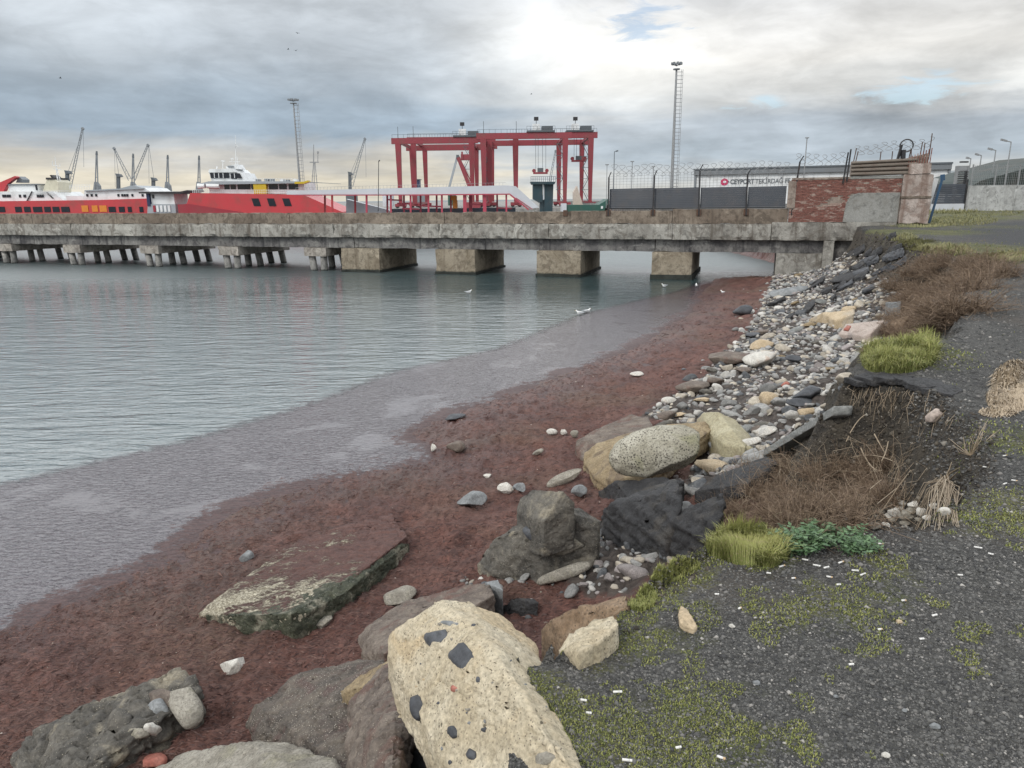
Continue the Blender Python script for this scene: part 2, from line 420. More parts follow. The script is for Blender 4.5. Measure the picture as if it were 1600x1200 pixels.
# moss and grass patches on the plateau: pixel, radius in metres, strength
MOSS_PX = [(1010, 930, .16, 1.), (985, 955, .12, 1.), (1060, 885, .2, .9), (1150, 850, .28, 1.), (1200, 870, .2, .7), (985, 1010, .14, .8), (1040, 1000, .1, .6), (1100, 950, .12, .5), (1120, 1000, .1, .4),
           (1170, 945, .12, .5), (1320, 950, .2, .65), (1290, 925, .16, .5), (1380, 930, .18, .6), (1340, 970, .14, .5), (1400, 900, .16, .5), (860, 1120, .16, .9), (830, 1070, .13, .8), (910, 1150, .16, .8), (940, 1050, .12, .5), (1040, 1180, .2, .8), (1000, 1080, .1, .45), (1250, 960, .2, .55), (1080, 1000, .14, .5), (1240, 1150, .14, .5), (1380, 880, .14, .6), (900, 1090, .1, .4),
           (1010, 1140, .15, .6), (1080, 1120, .18, .75), (1150, 1150, .16, .7), (1200, 1080, .12, .35), (1100, 1180, .14, .6), (960, 1180, .12, .6), (1170, 1190, .12, .6), (1440, 820, .25, .8), (1500, 800, .25, .8),
           (1560, 790, .3, .8), (1590, 820, .25, .7), (1540, 835, .2, .5), (1480, 690, .3, .25), (1590, 690, .4, .6), (1405, 552, .55, 1.), (1370, 555, .4, 1.), (1450, 550, .45, .9), (1470, 575, .3, .4),
           (1520, 985, .12, .4), (1450, 700, .2, .2), (1570, 1050, .15, .25), (1520, 430, 1.2, .5), (1470, 385, 2.5, 1.), (1420, 362, 3, .9), (1500, 392, 2., .9), (1560, 404, 1.6, .8), (1440, 345, 4, .9), (1480, 340, 6, .8), (1540, 335, 7, .7), (1400, 350, 3, .9), (1530, 355, 4, .5), (1590, 330, 8, .6), (1500, 328, 8, .9), (1570, 326, 8, .8)]
_mh = hits([q[0] for q in MOSS_PX], [q[1] for q in MOSS_PX])
MOSS = [(h_, q[2], q[3]) for h_, q in zip(_mh, MOSS_PX)]
def moss_mask(xy):
    o = np.zeros(len(xy))
    for q, r_, s in MOSS:
        d2 = ((xy - q[:2]) ** 2).sum(1) / r_ ** 2; o = np.maximum(o, s * np.exp(-d2 * .8))
    return o
TRACK = hits(*np.array([(1600, 345), (1540, 350), (1480, 362), (1560, 385), (1700, 400), (1720, 350)]).T)[:, :2]
def track_mask(xy):
    L = np.vstack([TRACK, TRACK[:1]]); return np.clip(seg_dist(xy, L) * np.where(pip(xy, TRACK), 1, -1) / 1.5 + .5, 0, 1)

def mat_ground():
    mt, t, b = base_mat('ground'); p = t.geo('Position')
    sh, ed, ri, cb, ms, tk = (t.attr(k) for k in ('shore', 'edge', 'rise', 'cob', 'moss', 'track'))
    n1 = t.noise(p, 1.3, 7, .62, .5); n2 = t.noise(p, 9, 7, .65, .3); n3 = t.noise(p, 60, 5, .65); n0 = t.noise(p, .35, 4)
    # red seaweed beach
    st = t.noise(t.mapping(p, (10, 34, 22), (0, 0, .35)), 1., 6, .68, .9)
    red = t.mix(t.step(n1, .36, .66), (.098, .040, .031), (.160, .073, .056))
    red = t.mix(t.step(n2, .5, .75), red, (.060, .028, .024))
    red = t.mix(t.math('MULTIPLY', t.step(n0, .45, .65), .6), red, (.13, .085, .06))
    red = t.mix(.85, red, t.ramp(st, [(.25, .32), (.5, 1.), (.78, 1.9)]), 'MULTIPLY')
    red = t.mix(t.math('MULTIPLY', t.step(t.voronoi(p, 26), .075, .03), t.step(n2, .52, .6)), red, (.5, .42, .36))
    wet = t.step(t.math('ADD', sh, t.math('MULTIPLY', t.math('SUBTRACT', n1, .5), 2.4)), 2.4, -.1)
    red = t.mix(t.math('MULTIPLY', t.step(t.noise(p, .8, 5, .6, .8), .55, .68), .55), red, (.045, .022, .020))
    red = t.mix(t.math('MULTIPLY', wet, .55), red, t.mix(.5, red, (.040, .026, .030)))
    # soil of the bank
    soil = t.mix(t.step(n2, .35, .65), (.030, .026, .021), (.075, .062, .046))
    soil = t.mix(t.math('MULTIPLY', t.step(t.voronoi(p, 20), .16, .1), .8), soil, (.16, .14, .12))
    under = t.mix(t.step(n2, .35, .65), (.035, .026, .022), (.10, .08, .068))  # soil between the cobbles, its colour darkened to put shade into the gaps
    # gravel on top
    vo = t.voronoi(p, 75, 'F1', 'Color'); vd = t.voronoi(p, 75)
    grv = t.mix(t.step(n1, .35, .65), (.075, .074, .071), (.112, .109, .102))
    lum = t.ramp(t.sep(vo)[0], [(0, .5), (.55, 1.), (.88, 1.5), (1, 2.6)])
    grv = t.mix(.85, grv, lum, 'MULTIPLY')
    grv = t.mix(t.math('MULTIPLY', t.step(n0, .52, .62), .45), grv, (.12, .095, .075))
    grv = t.mix(t.math('MULTIPLY', t.step(t.noise(p, .9, 5, .6, .7), .52, .66), .5), grv, (.135, .13, .12))
    grv = t.mix(tk, grv, t.mix(n2, (.05, .052, .056), (.085, .086, .09)))
    mm = t.step(t.math('ADD', ms, t.math('MULTIPLY', t.math('SUBTRACT', n2, .5), 1.1)), .30, .66)
    mossc = t.mix(t.step(n1, .35, .65), (.10, .125, .03), (.20, .19, .06)); mossc = t.mix(.8, mossc, t.ramp(n3, [(.3, .4), (.7, 1.5)]), 'MULTIPLY')
    grv = t.mix(t.math('MULTIPLY', mm, .72), grv, mossc)
    c = t.mix(t.step(t.math('ADD', cb, t.math('MULTIPLY', t.math('SUBTRACT', n2, .5), .5)), .35, .65), red, under)
    far = t.sep(p)[1]
    bank = t.step(t.math('ADD', ri, t.math('MULTIPLY', t.math('SUBTRACT', n1, .5), .08)), .87, .92)
    c = t.mix(bank, c, soil)
    top = t.step(t.math('ADD', ed, t.math('MULTIPLY', t.math('SUBTRACT', n2, .5), .25)), -.06, .03)
    c = t.mix(top, c, grv)
    t.put(b, 'Base Color', c)
    t.put(b, 'Roughness', t.fmix(wet, t.fmix(top, .78, .9), .34))
    h = t.fmix(top, t.math('ADD', t.math('MULTIPLY', st, 1.0), t.math('MULTIPLY', n2, .8)), t.math('ADD', t.math('MULTIPLY', vd, -1.0), n3))
    t.put(b, 'Normal', t.bump(h, 1., .04))
    return mt
land = place('ground', land_mesh(), mat_ground(), kind='structure')
_nv = len(land.data.vertices); _co = np.empty(_nv * 3, np.float32); land.data.vertices.foreach_get('co', _co)
_nf = len(land.data.polygons); _fi = np.empty(_nf * 4, np.int32); land.data.loops.foreach_get('vertex_index', _fi)
GROUND = BVHTree.FromPolygons(_co.reshape(-1, 3).tolist(), _fi.reshape(-1, 4).tolist())
def T(px, py):
    d = ray(px, py); d = d / np.linalg.norm(d)
    h_ = GROUND.ray_cast(Vector(EYE), Vector(d))[0]
    q = np.array(h_) if h_ is not None else P(px, py, 0)
    return q if q[2] > -.02 else P(px, py, 0)
def H(x, y):
    h_ = GROUND.ray_cast(Vector((x, y, 50)), Vector((0, 0, -1)))[0]
    return h_.z if h_ is not None else -1.
def G(px, py, dzv=0.):
    """point on the sight line that floats dzv above the ground"""
    a = T(px, py)
    if dzv <= .001: return a
    k0, k1 = 1., .35
    for k in np.linspace(1, .35, 66)[1:]:
        q = EYE + (a - EYE) * k
        if q[2] - H(q[0], q[1]) >= dzv: return q
    return a + np.array([0, 0, dzv])

# ------------------------------------------------------------------ water
def mat_water():
    mt, t, b = base_mat('water'); p = t.geo('Position')
    a = t.noise(t.mapping(p, (.55, 2.2, 1), (0, 0, .18)), 1.0, 4, .55, .6)
    a2 = t.noise(t.mapping(p, (1.8, 5.5, 1), (0, 0, .05)), 1.0, 4, .6, .4)
    a3 = t.noise(t.mapping(p, (.09, .22, 1), (0, 0, .3)), 1.0, 3)
    t.put(b, 'Base Color', t.mix(a3, (.030, .056, .060), (.044, .072, .076))); t.put(b, 'IOR', 2.7)
    h = t.math('ADD', t.math('MULTIPLY', a, .75), t.math('MULTIPLY', a2, t.math('MULTIPLY_ADD', a3, .5, .12)))
    open_ = t.step(t.sep(p)[1], 38, 54); t.put(b, 'Roughness', t.fmix(open_, .1, .42))
    t.put(b, 'Normal', t.bump(h, 1., t.fmix(open_, .065, .3)))
    return mt
wm = MB(); wm.add([(-3000, -40, 0), (3000, -40, 0), (3000, 6000, 0), (-3000, 6000, 0)], [(0, 1, 2, 3)])
wm.build('water', mat_water(), origin=(0, 0, 0), kind='structure')

# drifting seaweed lying in the water along the beach
OPEN = np.array([(-40, -14), (-16, 4.5), (-11.5, 9.6), (-8.84, 11.83), (-6.88, 13.82), (-5.19, 16.3), (-3.55, 19.79), (-.8, 22.77), (2.67, 29.87), (8.13, 36.92), (10.6, 41.5)])
def weed_mesh():
    nu, nv = 420, 60
    def along(L, n):
        s = np.r_[0, np.cumsum(np.hypot(*np.diff(L, axis=0).T))]; q = np.linspace(0, s[-1], n)
        return np.c_[np.interp(q, s, L[:, 0]), np.interp(q, s, L[:, 1])]
    k0 = SHORE[1:17]
    yy = np.r_[np.linspace(-6, 10, 120), np.linspace(10, 24, 180)[1:], np.linspace(24, 41.5, 121)[1:]]
    o = np.interp(yy, OPEN[:, 1], OPEN[:, 0]); s = np.interp(yy, k0[:, 1], k0[:, 0]) + 2.5
    u = np.linspace(0, 1, nv)
    X = o[:, None] * (1 - u) + s[:, None] * u; Y = np.repeat(yy[:, None], nv, 1)
    xy = np.c_[X.ravel(), Y.ravel()]
    z = .012 + fbm(np.c_[xy, xy[:, 0] * 0] * 2.5, 3, 41) * .012
    idx = np.arange(len(xy)).reshape(len(yy), nv)
    f = np.stack([idx[:-1, :-1], idx[:-1, 1:], idx[1:, 1:], idx[1:, :-1]], -1).reshape(-1, 4)
    me = mesh_from('floating_seaweed', np.c_[xy, z], f, True)
    at = me.attributes.new('out', 'FLOAT', 'POINT'); at.data.foreach_set('value', ((X - o[:, None])).ravel().astype(np.float32))
    at = me.attributes.new('shore', 'FLOAT', 'POINT'); at.data.foreach_set('value', fields(xy)[0].astype(np.float32))
    return me
def mat_weed():
    mt, t, b = base_mat('seaweed_in_water'); p = t.geo('Position')
    n1 = t.noise(p, .6, 5, .6, .5); n2 = t.noise(p, 5, 6, .6); st = t.noise(t.mapping(p, (9, 22, 9), (0, 0, .3)), 1., 5, .65, .6)
    c = t.mix(n1, (.036, .026, .034), (.058, .042, .051)); c = t.mix(.7, c, t.ramp(st, [(.3, .5), (.7, 1.5)]), 'MULTIPLY')
    near = t.step(t.math('ADD', t.attr('shore'), t.math('ADD', t.math('MULTIPLY', t.math('SUBTRACT', n1, .5), 2.2), t.math('ADD', t.math('MULTIPLY', t.math('SUBTRACT', n2, .5), 1.3), t.math('MULTIPLY', t.math('SUBTRACT', st, .5), .7)))), -.5, -.22)
    c = t.mix(t.math('MULTIPLY', near, .8), c, t.mix(t.step(st, .35, .65), (.045, .022, .021), (.10, .052, .045)))
    t.put(b, 'Base Color', c); t.put(b, 'Roughness', t.fmix(near, .2, .5)); t.put(b, 'IOR', t.fmix(near, 1.85, 1.45))
    pool = t.step(n1, .52, .62)
    gr = t.noise(t.mapping(p, (7, 15, 7), (0, 0, .2)), 1., 2.5, .6, .5)
    h = t.math('ADD', t.math('MULTIPLY', gr, 1.3), t.math('MULTIPLY', n2, .3))
    t.put(b, 'Normal', t.bump(h, t.fmix(pool, 1., .35), t.fmix(near, .02, .05)))
    o = t.attr('out'); ed = t.math('ADD', o, t.math('MULTIPLY', t.math('SUBTRACT', n2, .5), 1.3))
    t.put(b, 'Alpha', t.step(ed, .05, .75))
    return mt
place('floating_seaweed', weed_mesh(), mat_weed(), kind='stuff')
# ================================================================== the old pier
PB = np.array([9.28, 42.25, 0.]); PT = np.array([.9464, -.3230, 0.]); PN = np.array([.3230, .9464, 0.])   # along (to the right), away from the viewer
def L3(u, w_, z): return PB + PT * u + PN * w_ + np.array([0, 0, z])
def pier_pix(px, py, w_=0.):
    d = ray(px, py); s = ((PB + PN * w_ - EYE) @ PN) / (d @ PN); q = EYE + d * s
    return float((q - PB) @ PT), float(q[2])
def rough_box(u0, u1, w0, w1, z0, z1, cell=.35, amp=.03, seed=0, chip=0.):
    """block in pier directions with worn faces and broken edges"""
    n = [max(1, min(60, int(round(abs(b - a) / cell)))) for a, b in ((u0, u1), (w0, w1), (z0, z1))]
    bm = bmesh.new()
    lin = [np.linspace(a, b, k + 1) for (a, b), k in zip(((u0, u1), (w0, w1), (z0, z1)), n)]
    key = {}
    def vert(i, j, k):
        if (i, j, k) not in key: key[(i, j, k)] = bm.verts.new((lin[0][i], lin[1][j], lin[2][k]))
        return key[(i, j, k)]
    for ax in range(3):
        a, c = [(1, 2), (2, 0), (0, 1)][ax]
        for side in (0, n[ax]):
            for i in range(n[a]):
                for j in range(n[c]):
                    qs = []
                    for di, dj in ((0, 0), (1, 0), (1, 1), (0, 1)):
                        q = [0, 0, 0]; q[ax] = side; q[a] = i + di; q[c] = j + dj; qs.append(vert(*q))
                    bm.faces.new(qs if side else qs[::-1])
    vs = np.array([q.co for q in bm.verts]); off = np.stack([fbm(vs * 1.7 + 5 * k, 4, seed + k) for k in range(3)], 1) * amp * 2
    edge = ((np.abs(vs - [u0, w0, z0]) < 1e-6).astype(int) + (np.abs(vs - [u1, w1, z1]) < 1e-6).astype(int)).sum(1) >= 2
    cen = np.array([(u0 + u1) / 2, (w0 + w1) / 2, (z0 + z1) / 2])
    if chip:
        k = np.clip(fbm(vs * 2.2, 3, seed + 9) * 3, 0, 1) * edge * chip
        dirv = cen - vs; dirv[:, 0] *= .0; dirv /= np.maximum(.01, np.linalg.norm(dirv, axis=1))[:, None]; off = off + dirv * k[:, None]
    vs = vs + off
    out = [L3(*q) for q in vs]; fs = [[q.index for q in f.verts] for f in bm.faces]
    bm.verts.index_update(); fs = [[q.index for q in f.verts] for f in bm.faces]; bm.free()
    return out, fs
def concrete(name, c1, c2, stain, stain_amt=.5, moss=None, streak=1.):
    mt, t, b = base_mat(name); p = t.geo('Position'); z = t.sep(p)[2]
    q = t.mapping(p, (1, 1, 1), (0, 0, .329))
    n = t.noise(q, .55, 7, .62, .6); n2 = t.noise(q, 3.5, 7, .65, .3); sk = t.noise(t.mapping(q, (2.2, 2.2, .22)), 1., 6, .6, .4); fine = t.noise(q, 22, 5, .6)
    c = t.mix(t.step(n, .36, .62), c1, c2)
    c = t.mix(t.math('MULTIPLY', t.step(t.noise(q, 1.6, 8, .7, 1.2), .48, .62), .6), c, stain)
    c = t.mix(t.math('MULTIPLY', t.step(n2, .5, .68), .7), c, [k * .45 for k in c1])
    c = t.mix(t.math('MULTIPLY', t.step(sk, .5, .72), stain_amt), c, stain)
    c = t.mix(t.math('MULTIPLY', t.step(t.noise(q, 1.1, 5, .7, .8), .6, .68), .6), c, [min(1, k * 1.55) for k in c2])
    c = t.mix(.6, c, t.ramp(fine, [(.25, .62), (.75, 1.35)]), 'MULTIPLY')
    if moss:
        k = t.step(t.math('ADD', z, t.math('MULTIPLY', n2, .35)), moss[0] + .28, moss[0] + .1)
        c = t.mix(k, c, moss[1])
    t.put(b, 'Base Color', c); t.put(b, 'Roughness', .9)
    t.put(b, 'Normal', t.bump(t.math('ADD', t.math('MULTIPLY', n2, 1.), t.math('MULTIPLY', fine, .35)), .55, .05))
    return mt
C_SLAB = concrete('pier_slab_concrete', (.215, .205, .185), (.345, .335, .305), (.09, .075, .06), .8)
C_PARA = concrete('parapet_concrete', (.155, .122, .095), (.235, .195, .155), (.07, .054, .042), .65)
C_BEAM = concrete('beam_concrete', (.12, .115, .115), (.22, .215, .205), (.035, .034, .038), .95)
C_BLOCK = concrete('block_concrete', (.22, .185, .135), (.30, .26, .20), (.11, .085, .06), .6, (.16, (.018, .022, .017)))
C_CAP = concrete('pile_cap_concrete', (.27, .25, .225), (.38, .35, .31), (.12, .10, .085), .6)
C_PILE = concrete('pile_concrete', (.22, .215, .205), (.32, .31, .29), (.08, .08, .08), .6, (.05, (.012, .018, .017)))
RUST = paint('rusty_steel', (.075, .045, .032), .8, .6, 0, 5, (.13, .055, .025))
DARKM = paint('dark_steel', (.035, .036, .04), .55, .3, .3, 4)
GALV = paint('galvanised_steel', (.30, .31, .32), .5, .3, .4, 4)
def smooth_build(vs, fs, name, mat, parent):
    mb = MB(); mb.add(vs, fs); return mb.build(name, mat, parent)
pier = thing('concrete_pier', 'long old concrete pier on piles and blocks crossing the water in front of the harbour', 'pier', L3(0, 0, 0))
us = [-76, -68.2, -60.5, -52.9, -45.1, -37.6, -29.9, -22.2, -14.6, -7.4, -.1, 5.2, 11.3]
for i, (a, b) in enumerate(zip(us[:-1], us[1:])):
    smooth_build(*rough_box(a + .012, b - .012, 0, 6.4, 2.27, 3.13 + (.1 if a > 5 else 0), .18 if a > -40 else .4, .025, 100 + i, .17), 'deck_slab', C_SLAB, pier)
pj = [-76, -66, -57.5, -49, -40.6, -33.2, -25.6, -21.6, -14.2, -6.1, -.15, 6.0]
ph = [3.92, 3.92, 3.91, 3.9, 3.88, 3.87, 3.86, 3.84, 3.85, 3.88, 3.95]
for i, (a, b) in enumerate(zip(pj[:-1], pj[1:])):
    smooth_build(*rough_box(a + .014, b - .014, .1, .42, 3.132, ph[i], .22 if a > -40 else .4, .018, 140 + i, .08), 'parapet', C_PARA, pier)
bj = [-76, -63, -49.5, -35.2, -20.9, -11.6, -1.1, 8.0]
for i, (a, b) in enumerate(zip(bj[:-1], bj[1:])):
    smooth_build(*rough_box(a + .02, b - .02, .38, 1.0, 1.56, 2.28, .25 if a > -40 else .45, .03, 170 + i, .08), 'edge_beam', C_BEAM, pier)
    smooth_build(*rough_box(a + .02, b - .02, 5.2, 5.85, 1.56, 2.28, .6, .02, 190 + i), 'edge_beam', C_BEAM, pier)
for i, u in enumerate([-60.7, -53.5, -46.36, -38.85, -31.8, -24.68]):
    smooth_build(*rough_box(u, u + 1.72, .15, 6.2, .95 + .04 * (i % 2), 1.555, .3, .03, 210 + i, .1), 'pile_cap', C_CAP, pier)
    for k, (du, w_) in enumerate([(.38, .5), (1.28, .55), (.45, 2.7), (1.25, 2.9), (.4, 5.3), (1.3, 5.6)]):
        lean = (.16, -.05, .1, .25, .3, .3)[k]
        mb = MB(); mb.tube([L3(u + du, w_, 1.0), L3(u + du + lean * .5, w_, .3), L3(u + du + lean, w_ + .02, -.9)], .235, 10)
        mb.build('pile', C_PILE, pier, True)
for i, (a, b) in enumerate([(-21.75, -18.9), (-14.87, -12.2), (-8.16, -5.42), (-1.2, 1.05)]):
    bl = smooth_build(*rough_box(a, b, .05, 5.6, -.3, 1.555, .22, .02, 240 + i, .12), 'pier_block', C_BLOCK, pier)
    smooth_build(*rough_box(a - .07, b + .07, -.04, 5.7, -.6, .16 + (.12 if i == 3 else 0), .2, .05, 260 + i, .12), 'footing', concrete('footing_weed', (.016, .02, .017), (.03, .034, .028), (.01, .012, .01), .5) if i == 0 else MATS['footing_weed'], bl)
smooth_build(*rough_box(5.55, 8.1, .12, 5.6, .0, 1.56, .25, .03, 280, .12), 'abutment', C_SLAB, pier)
smooth_build(*rough_box(7.9, 8.42, -.03, .9, .75, 2.266, .25, .02, 281, .06), 'pillar', C_SLAB, pier)
smooth_build(*rough_box(8.43, 11.4, .5, 5.6, .6, 2.266, .3, .04, 282, .12), 'retaining_wall', C_BEAM, pier)
# rust bleeding plates where the fence posts are bolted on
POSTU = [pier_pix(x, 328)[0] for x in (883, 950, 1020, 1092, 1166, 1237)]
for u in POSTU:
    mb = MB()
    mb.hexa([L3(u - .13, .04, 3.6), L3(u + .13, .04, 3.6), L3(u + .13, .097, 3.6), L3(u - .13, .097, 3.6), L3(u - .13, .04, 3.93), L3(u + .13, .04, 3.93), L3(u + .13, .097, 3.93), L3(u - .13, .097, 3.93)])
    mb.build('post_plate', RUST, pier)

# ------------------------------------------------------------------ dark screen fence standing on the pier
SCREEN = paint('dark_blue_sheet', (.030, .038, .052), .5, .15, 0, 1.5)
fence = thing('security_fence', 'dark slatted screen fence with wire mesh and razor wire on the pier', 'fence', L3(1, .2, 3.95))
pu = [POSTU[1], POSTU[2], POSTU[3], POSTU[4], 5.85]
for i in range(4):
    a, b = pu[i] + .03, pu[i + 1] - .03
    fr = MB(); fr.bar(L3(a, .3, 4.0), L3(b, .3, 4.0), .05); fr.bar(L3(a, .3, 5.08), L3(b, .3, 5.1), .05)
    pn = fr.build('screen_panel', SCREEN, fence)
    for k in range(11):
        z0 = 4.03 + k * .0955; mb = MB(); za = z0 + .012 * (a + 4) / 10; zb = z0 + .012 * (b + 4) / 10
        mb.hexa([L3(a, .2, za), L3(b, .2, zb), L3(b, .235, zb), L3(a, .235, za), L3(a, .225, za + .0945), L3(b, .225, zb + .0945), L3(b, .26, zb + .0945), L3(a, .26, za + .0945)])
        mb.build('slat', SCREEN, pn)
for i, u in enumerate(POSTU[1:]):
    z1 = [5.75, 5.8, 6.05, 5.75, 6.35][i]; le = [0, .02, -.05, -.05, .22][i]
    mb = MB(); mb.bar(L3(u, .05, 3.6), L3(u + le, .05, z1), .07); mb.bar(L3(u + le, .05, z1), L3(u + le + .16, -.1, z1 + .28), .045)
    mb.build('post', DARKM, fence)
wm_ = MB()
for u in np.arange(pu[0], 5.9, .2): wm_.bar(L3(u, .28, 5.1), L3(u, .28, 5.95), .011)
for z in np.arange(5.2, 6.0, .15): wm_.bar(L3(pu[0], .28, z), L3(5.9, .28, z), .011)
wm_.build('wire_mesh', GALV, fence, kind='stuff')
def coil(u0, u1, z, r_, w_=.15, pitch=.42, seg=14, zslope=0.):
    n = int((u1 - u0) / pitch * seg); pts = []
    for k in range(n + 1):
        t = 2 * math.pi * k / seg; u = u0 + (u1 - u0) * k / n
        pts.append(L3(u + .2 * math.sin(2 * t) + random.uniform(-.02, .02), w_ + r_ * math.cos(t), z + zslope * (u - u0) + r_ * math.sin(t) + .06 * math.sin(u * 3.1)))
    return MB().tube(pts, .011, 4, cap=False)
coil(pu[0] + .2, 5.9, 6.1, .3, .2).build('razor_wire', GALV, fence, kind='stuff')

# ------------------------------------------------------------------ ruined brick gatehouse wall at the landward end
def brick_mat(name, c1, c2, pale):
    mt, t, b = base_mat(name); p = t.geo('Position'); q = t.mapping(p, (1, 1, 1), (0, 0, .329))
    vc = t.noise(t.mapping(q, (4.4, 1, 13.2)), 1., 1, .5); n = t.noise(q, 1.6, 6, .65, .5); n2 = t.noise(q, 9, 6, .6)
    c = t.mix(t.step(vc, .3, .7), c1, c2)
    c = t.mix(t.math('MULTIPLY', t.step(t.noise(t.mapping(q, (1, 1, 2.6)), 1.9, 6, .65, .5), .53, .60), .85), c, pale)
    c = t.mix(t.math('MULTIPLY', t.step(n, .52, .75), .55), c, (.08, .05, .04)); c = t.mix(.6, c, t.ramp(n2, [(.3, .6), (.7, 1.35)]), 'MULTIPLY')
    t.put(b, 'Base Color', c); t.put(b, 'Roughness', .9); t.put(b, 'Normal', t.bump(n2, .5, .02)); return mt
BRICK = brick_mat('old_brick', (.165, .068, .055), (.225, .10, .08), (.36, .27, .23))
MORTAR = concrete('mortar', (.24, .20, .17), (.33, .28, .24), (.14, .09, .07), .4)
PLASTER = concrete('pinkish_plaster', (.34, .29, .26), (.44, .38, .345), (.17, .11, .085), .75)
CEMENT = concrete('grey_cement', (.235, .235, .22), (.285, .285, .27), (.20, .19, .17), .3)
gate = thing('brick_wall', 'ruined red brick wall with grey cement patch and rusty sheet top at the pier end', 'wall', L3(9, .2, 3.23))
smooth_build(*rough_box(6.02, 11.35, .06, .34, 3.235, 5.42, .4, .01, 300), 'mortar_core', MORTAR, gate)
mb = MB(); rows = 27; bh = 2.17 / rows
for r_ in range(rows):
    z0 = 3.243 + r_ * bh; u = 6.03 - (.115 if r_ % 2 else 0)
    while u < 11.3:
        a, b = max(u, 6.03), min(u + .222, 11.33)
        hole = fbm(np.array([[u * 1.1, 3.3, z0 * 1.4]]), 3, 77)[0]
        if b - a > .05 and not (u > 8.75 and z0 < 4.62) and hole < .2:
            o = random.uniform(-.012, .014) - (.0 if hole < .12 else .02); d_ = .016
            mb.hexa([L3(a, .03 - o, z0), L3(b, .03 - o, z0), L3(b, .08, z0), L3(a, .08, z0), L3(a, .03 - o, z0 + bh - .014), L3(b, .03 - o, z0 + bh - .014), L3(b, .08, z0 + bh - .014), L3(a, .08, z0 + bh - .014)])
        u += .236
mb.build('brick_courses', BRICK, gate, kind='stuff')
mb = MB(); mb.prism([L3(8.72, .0, 3.24), L3(11.3, .0, 3.24), L3(11.3, .0, 4.72), L3(9.35, .0, 4.72), L3(9.0, .0, 4.6), L3(8.8, .0, 4.2)], PN * .05)
mb.build('cement_patch', CEMENT, gate)
smooth_build(*rough_box(5.9, 6.3, .0, .4, 3.96, 5.36, .2, .02, 303, .06), 'end_post', MORTAR, gate)
smooth_build(*rough_box(6.05, 8.9, .0, .42, 5.42, 5.53, .2, .015, 301, .03), 'coping', MORTAR, gate)
smooth_build(*rough_box(8.9, 11.4, .0, .42, 5.42, 5.56, .2, .015, 302, .03), 'coping', CEMENT, gate)
smooth_build(*rough_box(11.36, 12.7, -.12, .75, 3.15, 5.6, .16, .035, 304, .12), 'corner_pillar', PLASTER, gate)
smooth_build(*rough_box(11.34, 12.72, -.17, .78, 4.42, 4.52, .2, .02, 305, .08), 'pillar_band', C_PARA, gate)
SHEET = paint('rusted_sheet', (.17, .145, .122), .8, .45, 0, 4, (.10, .055, .04))
bands = [5.57, 5.76, 5.95, 6.13, 6.30]
for k in range(4):
    z0, z1 = bands[k], bands[k + 1]; sl = .012
    mb = MB(); u0, u1 = 8.88, 11.9
    zz = lambda u, z: z + (z - 5.57) * .02 * (u - 8.9) + max(0, u - 11) * (z - 5.5) * .1
    pts = [(0, z0 + .015), (-.09, z0 + .05), (-.1, z0 + .1), (-.02, z1 - .015)]
    for (w0, za), (w1, zb) in zip(pts[:-1], pts[1:]):
        mb.hexa([L3(u0, w0, zz(u0, za)), L3(u1, w0, zz(u1, za)), L3(u1, w0 + .04, zz(u1, za)), L3(u0, w0 + .04, zz(u0, za)), L3(u0, w1, zz(u0, zb)), L3(u1, w1, zz(u1, zb)), L3(u1, w1 + .04, zz(u1, zb)), L3(u0, w1 + .04, zz(u0, zb))])
    mb.build('roof_sheet', SHEET, gate)
mb = MB(); mb.prism([L3(8.9, .05, 5.56), L3(12.45, .05, 5.62), L3(12.4, .05, 6.62), L3(11.2, .05, 6.34), L3(8.9, .05, 6.3)], PN * .7); mb.build('backing', MORTAR, gate)
smooth_build(*rough_box(11.55, 12.55, -.16, .6, 5.6, 6.12, .14, .05, 306, .12), 'broken_masonry', PLASTER, gate)
for k in range(9):
    u = 11.5 + k * .12; mb = MB(); mb.bar(L3(u, -.05, 5.9 + .06 * k * .3), L3(u + .03, -.05, 6.45 + .05 * k), .035); mb.build('brick_stub', BRICK, gate)
for u, z0, z1 in [(8.95, 6.3, 6.95), (9.05, 6.3, 6.8), (10.2, 6.3, 6.75), (10.75, 6.35, 6.75), (11.05, 6.35, 6.9), (11.5, 6.4, 6.75), (11.62, 6.4, 6.85), (12.0, 6.5, 7.15), (12.15, 6.5, 7.1), (12.42, 6.5, 7.55)]:
    mb = MB(); mb.bar(L3(u, .1, z0 - .2), L3(u + random.uniform(-.03, .1), .1, z1), .035); mb.build('rebar', RUST, gate)
for u, z0, z1, le in [(8.55, 5.2, 6.75, .12), (8.72, 5.3, 6.9, .06)]:
    mb = MB(); mb.bar(L3(u, -.02, z0), L3(u + le, -.02, z1), .06); mb.build('fence_post', DARKM, gate)
coil(6.2, 8.7, 6.45, .28, .15).build('razor_wire', GALV, gate, kind='stuff')
coil(9.0, 12.5, 6.85, .22, .3, zslope=.08).build('razor_wire', GALV, gate, kind='stuff')
mb = MB(); mb.tube([L3(11.35 + .3 * math.cos(t), .1, 7.0 + .3 * math.sin(t)) for t in np.linspace(0, 2 * math.pi, 25)], .035, 6); mb.build('wire_ring', DARKM, gate)
mb = MB(); mb.bar(L3(11.0, .05, 6.3), L3(11.12, .05, 7.05), .1); mb.bar(L3(11.25, .05, 6.3), L3(11.22, .05, 6.8), .18); mb.build('bracket', DARKM, gate)
BLUE = paint('blue_board', (.025, .085, .17), .5, .3, 0, 4); WHITE = paint('white_paint', (.72, .73, .73), .5, .25, 0, 2)
lean = thing('leaning_board', 'tall blue and white board leaning behind the brick wall corner', 'board', L3(12.75, 1.2, 3.2))
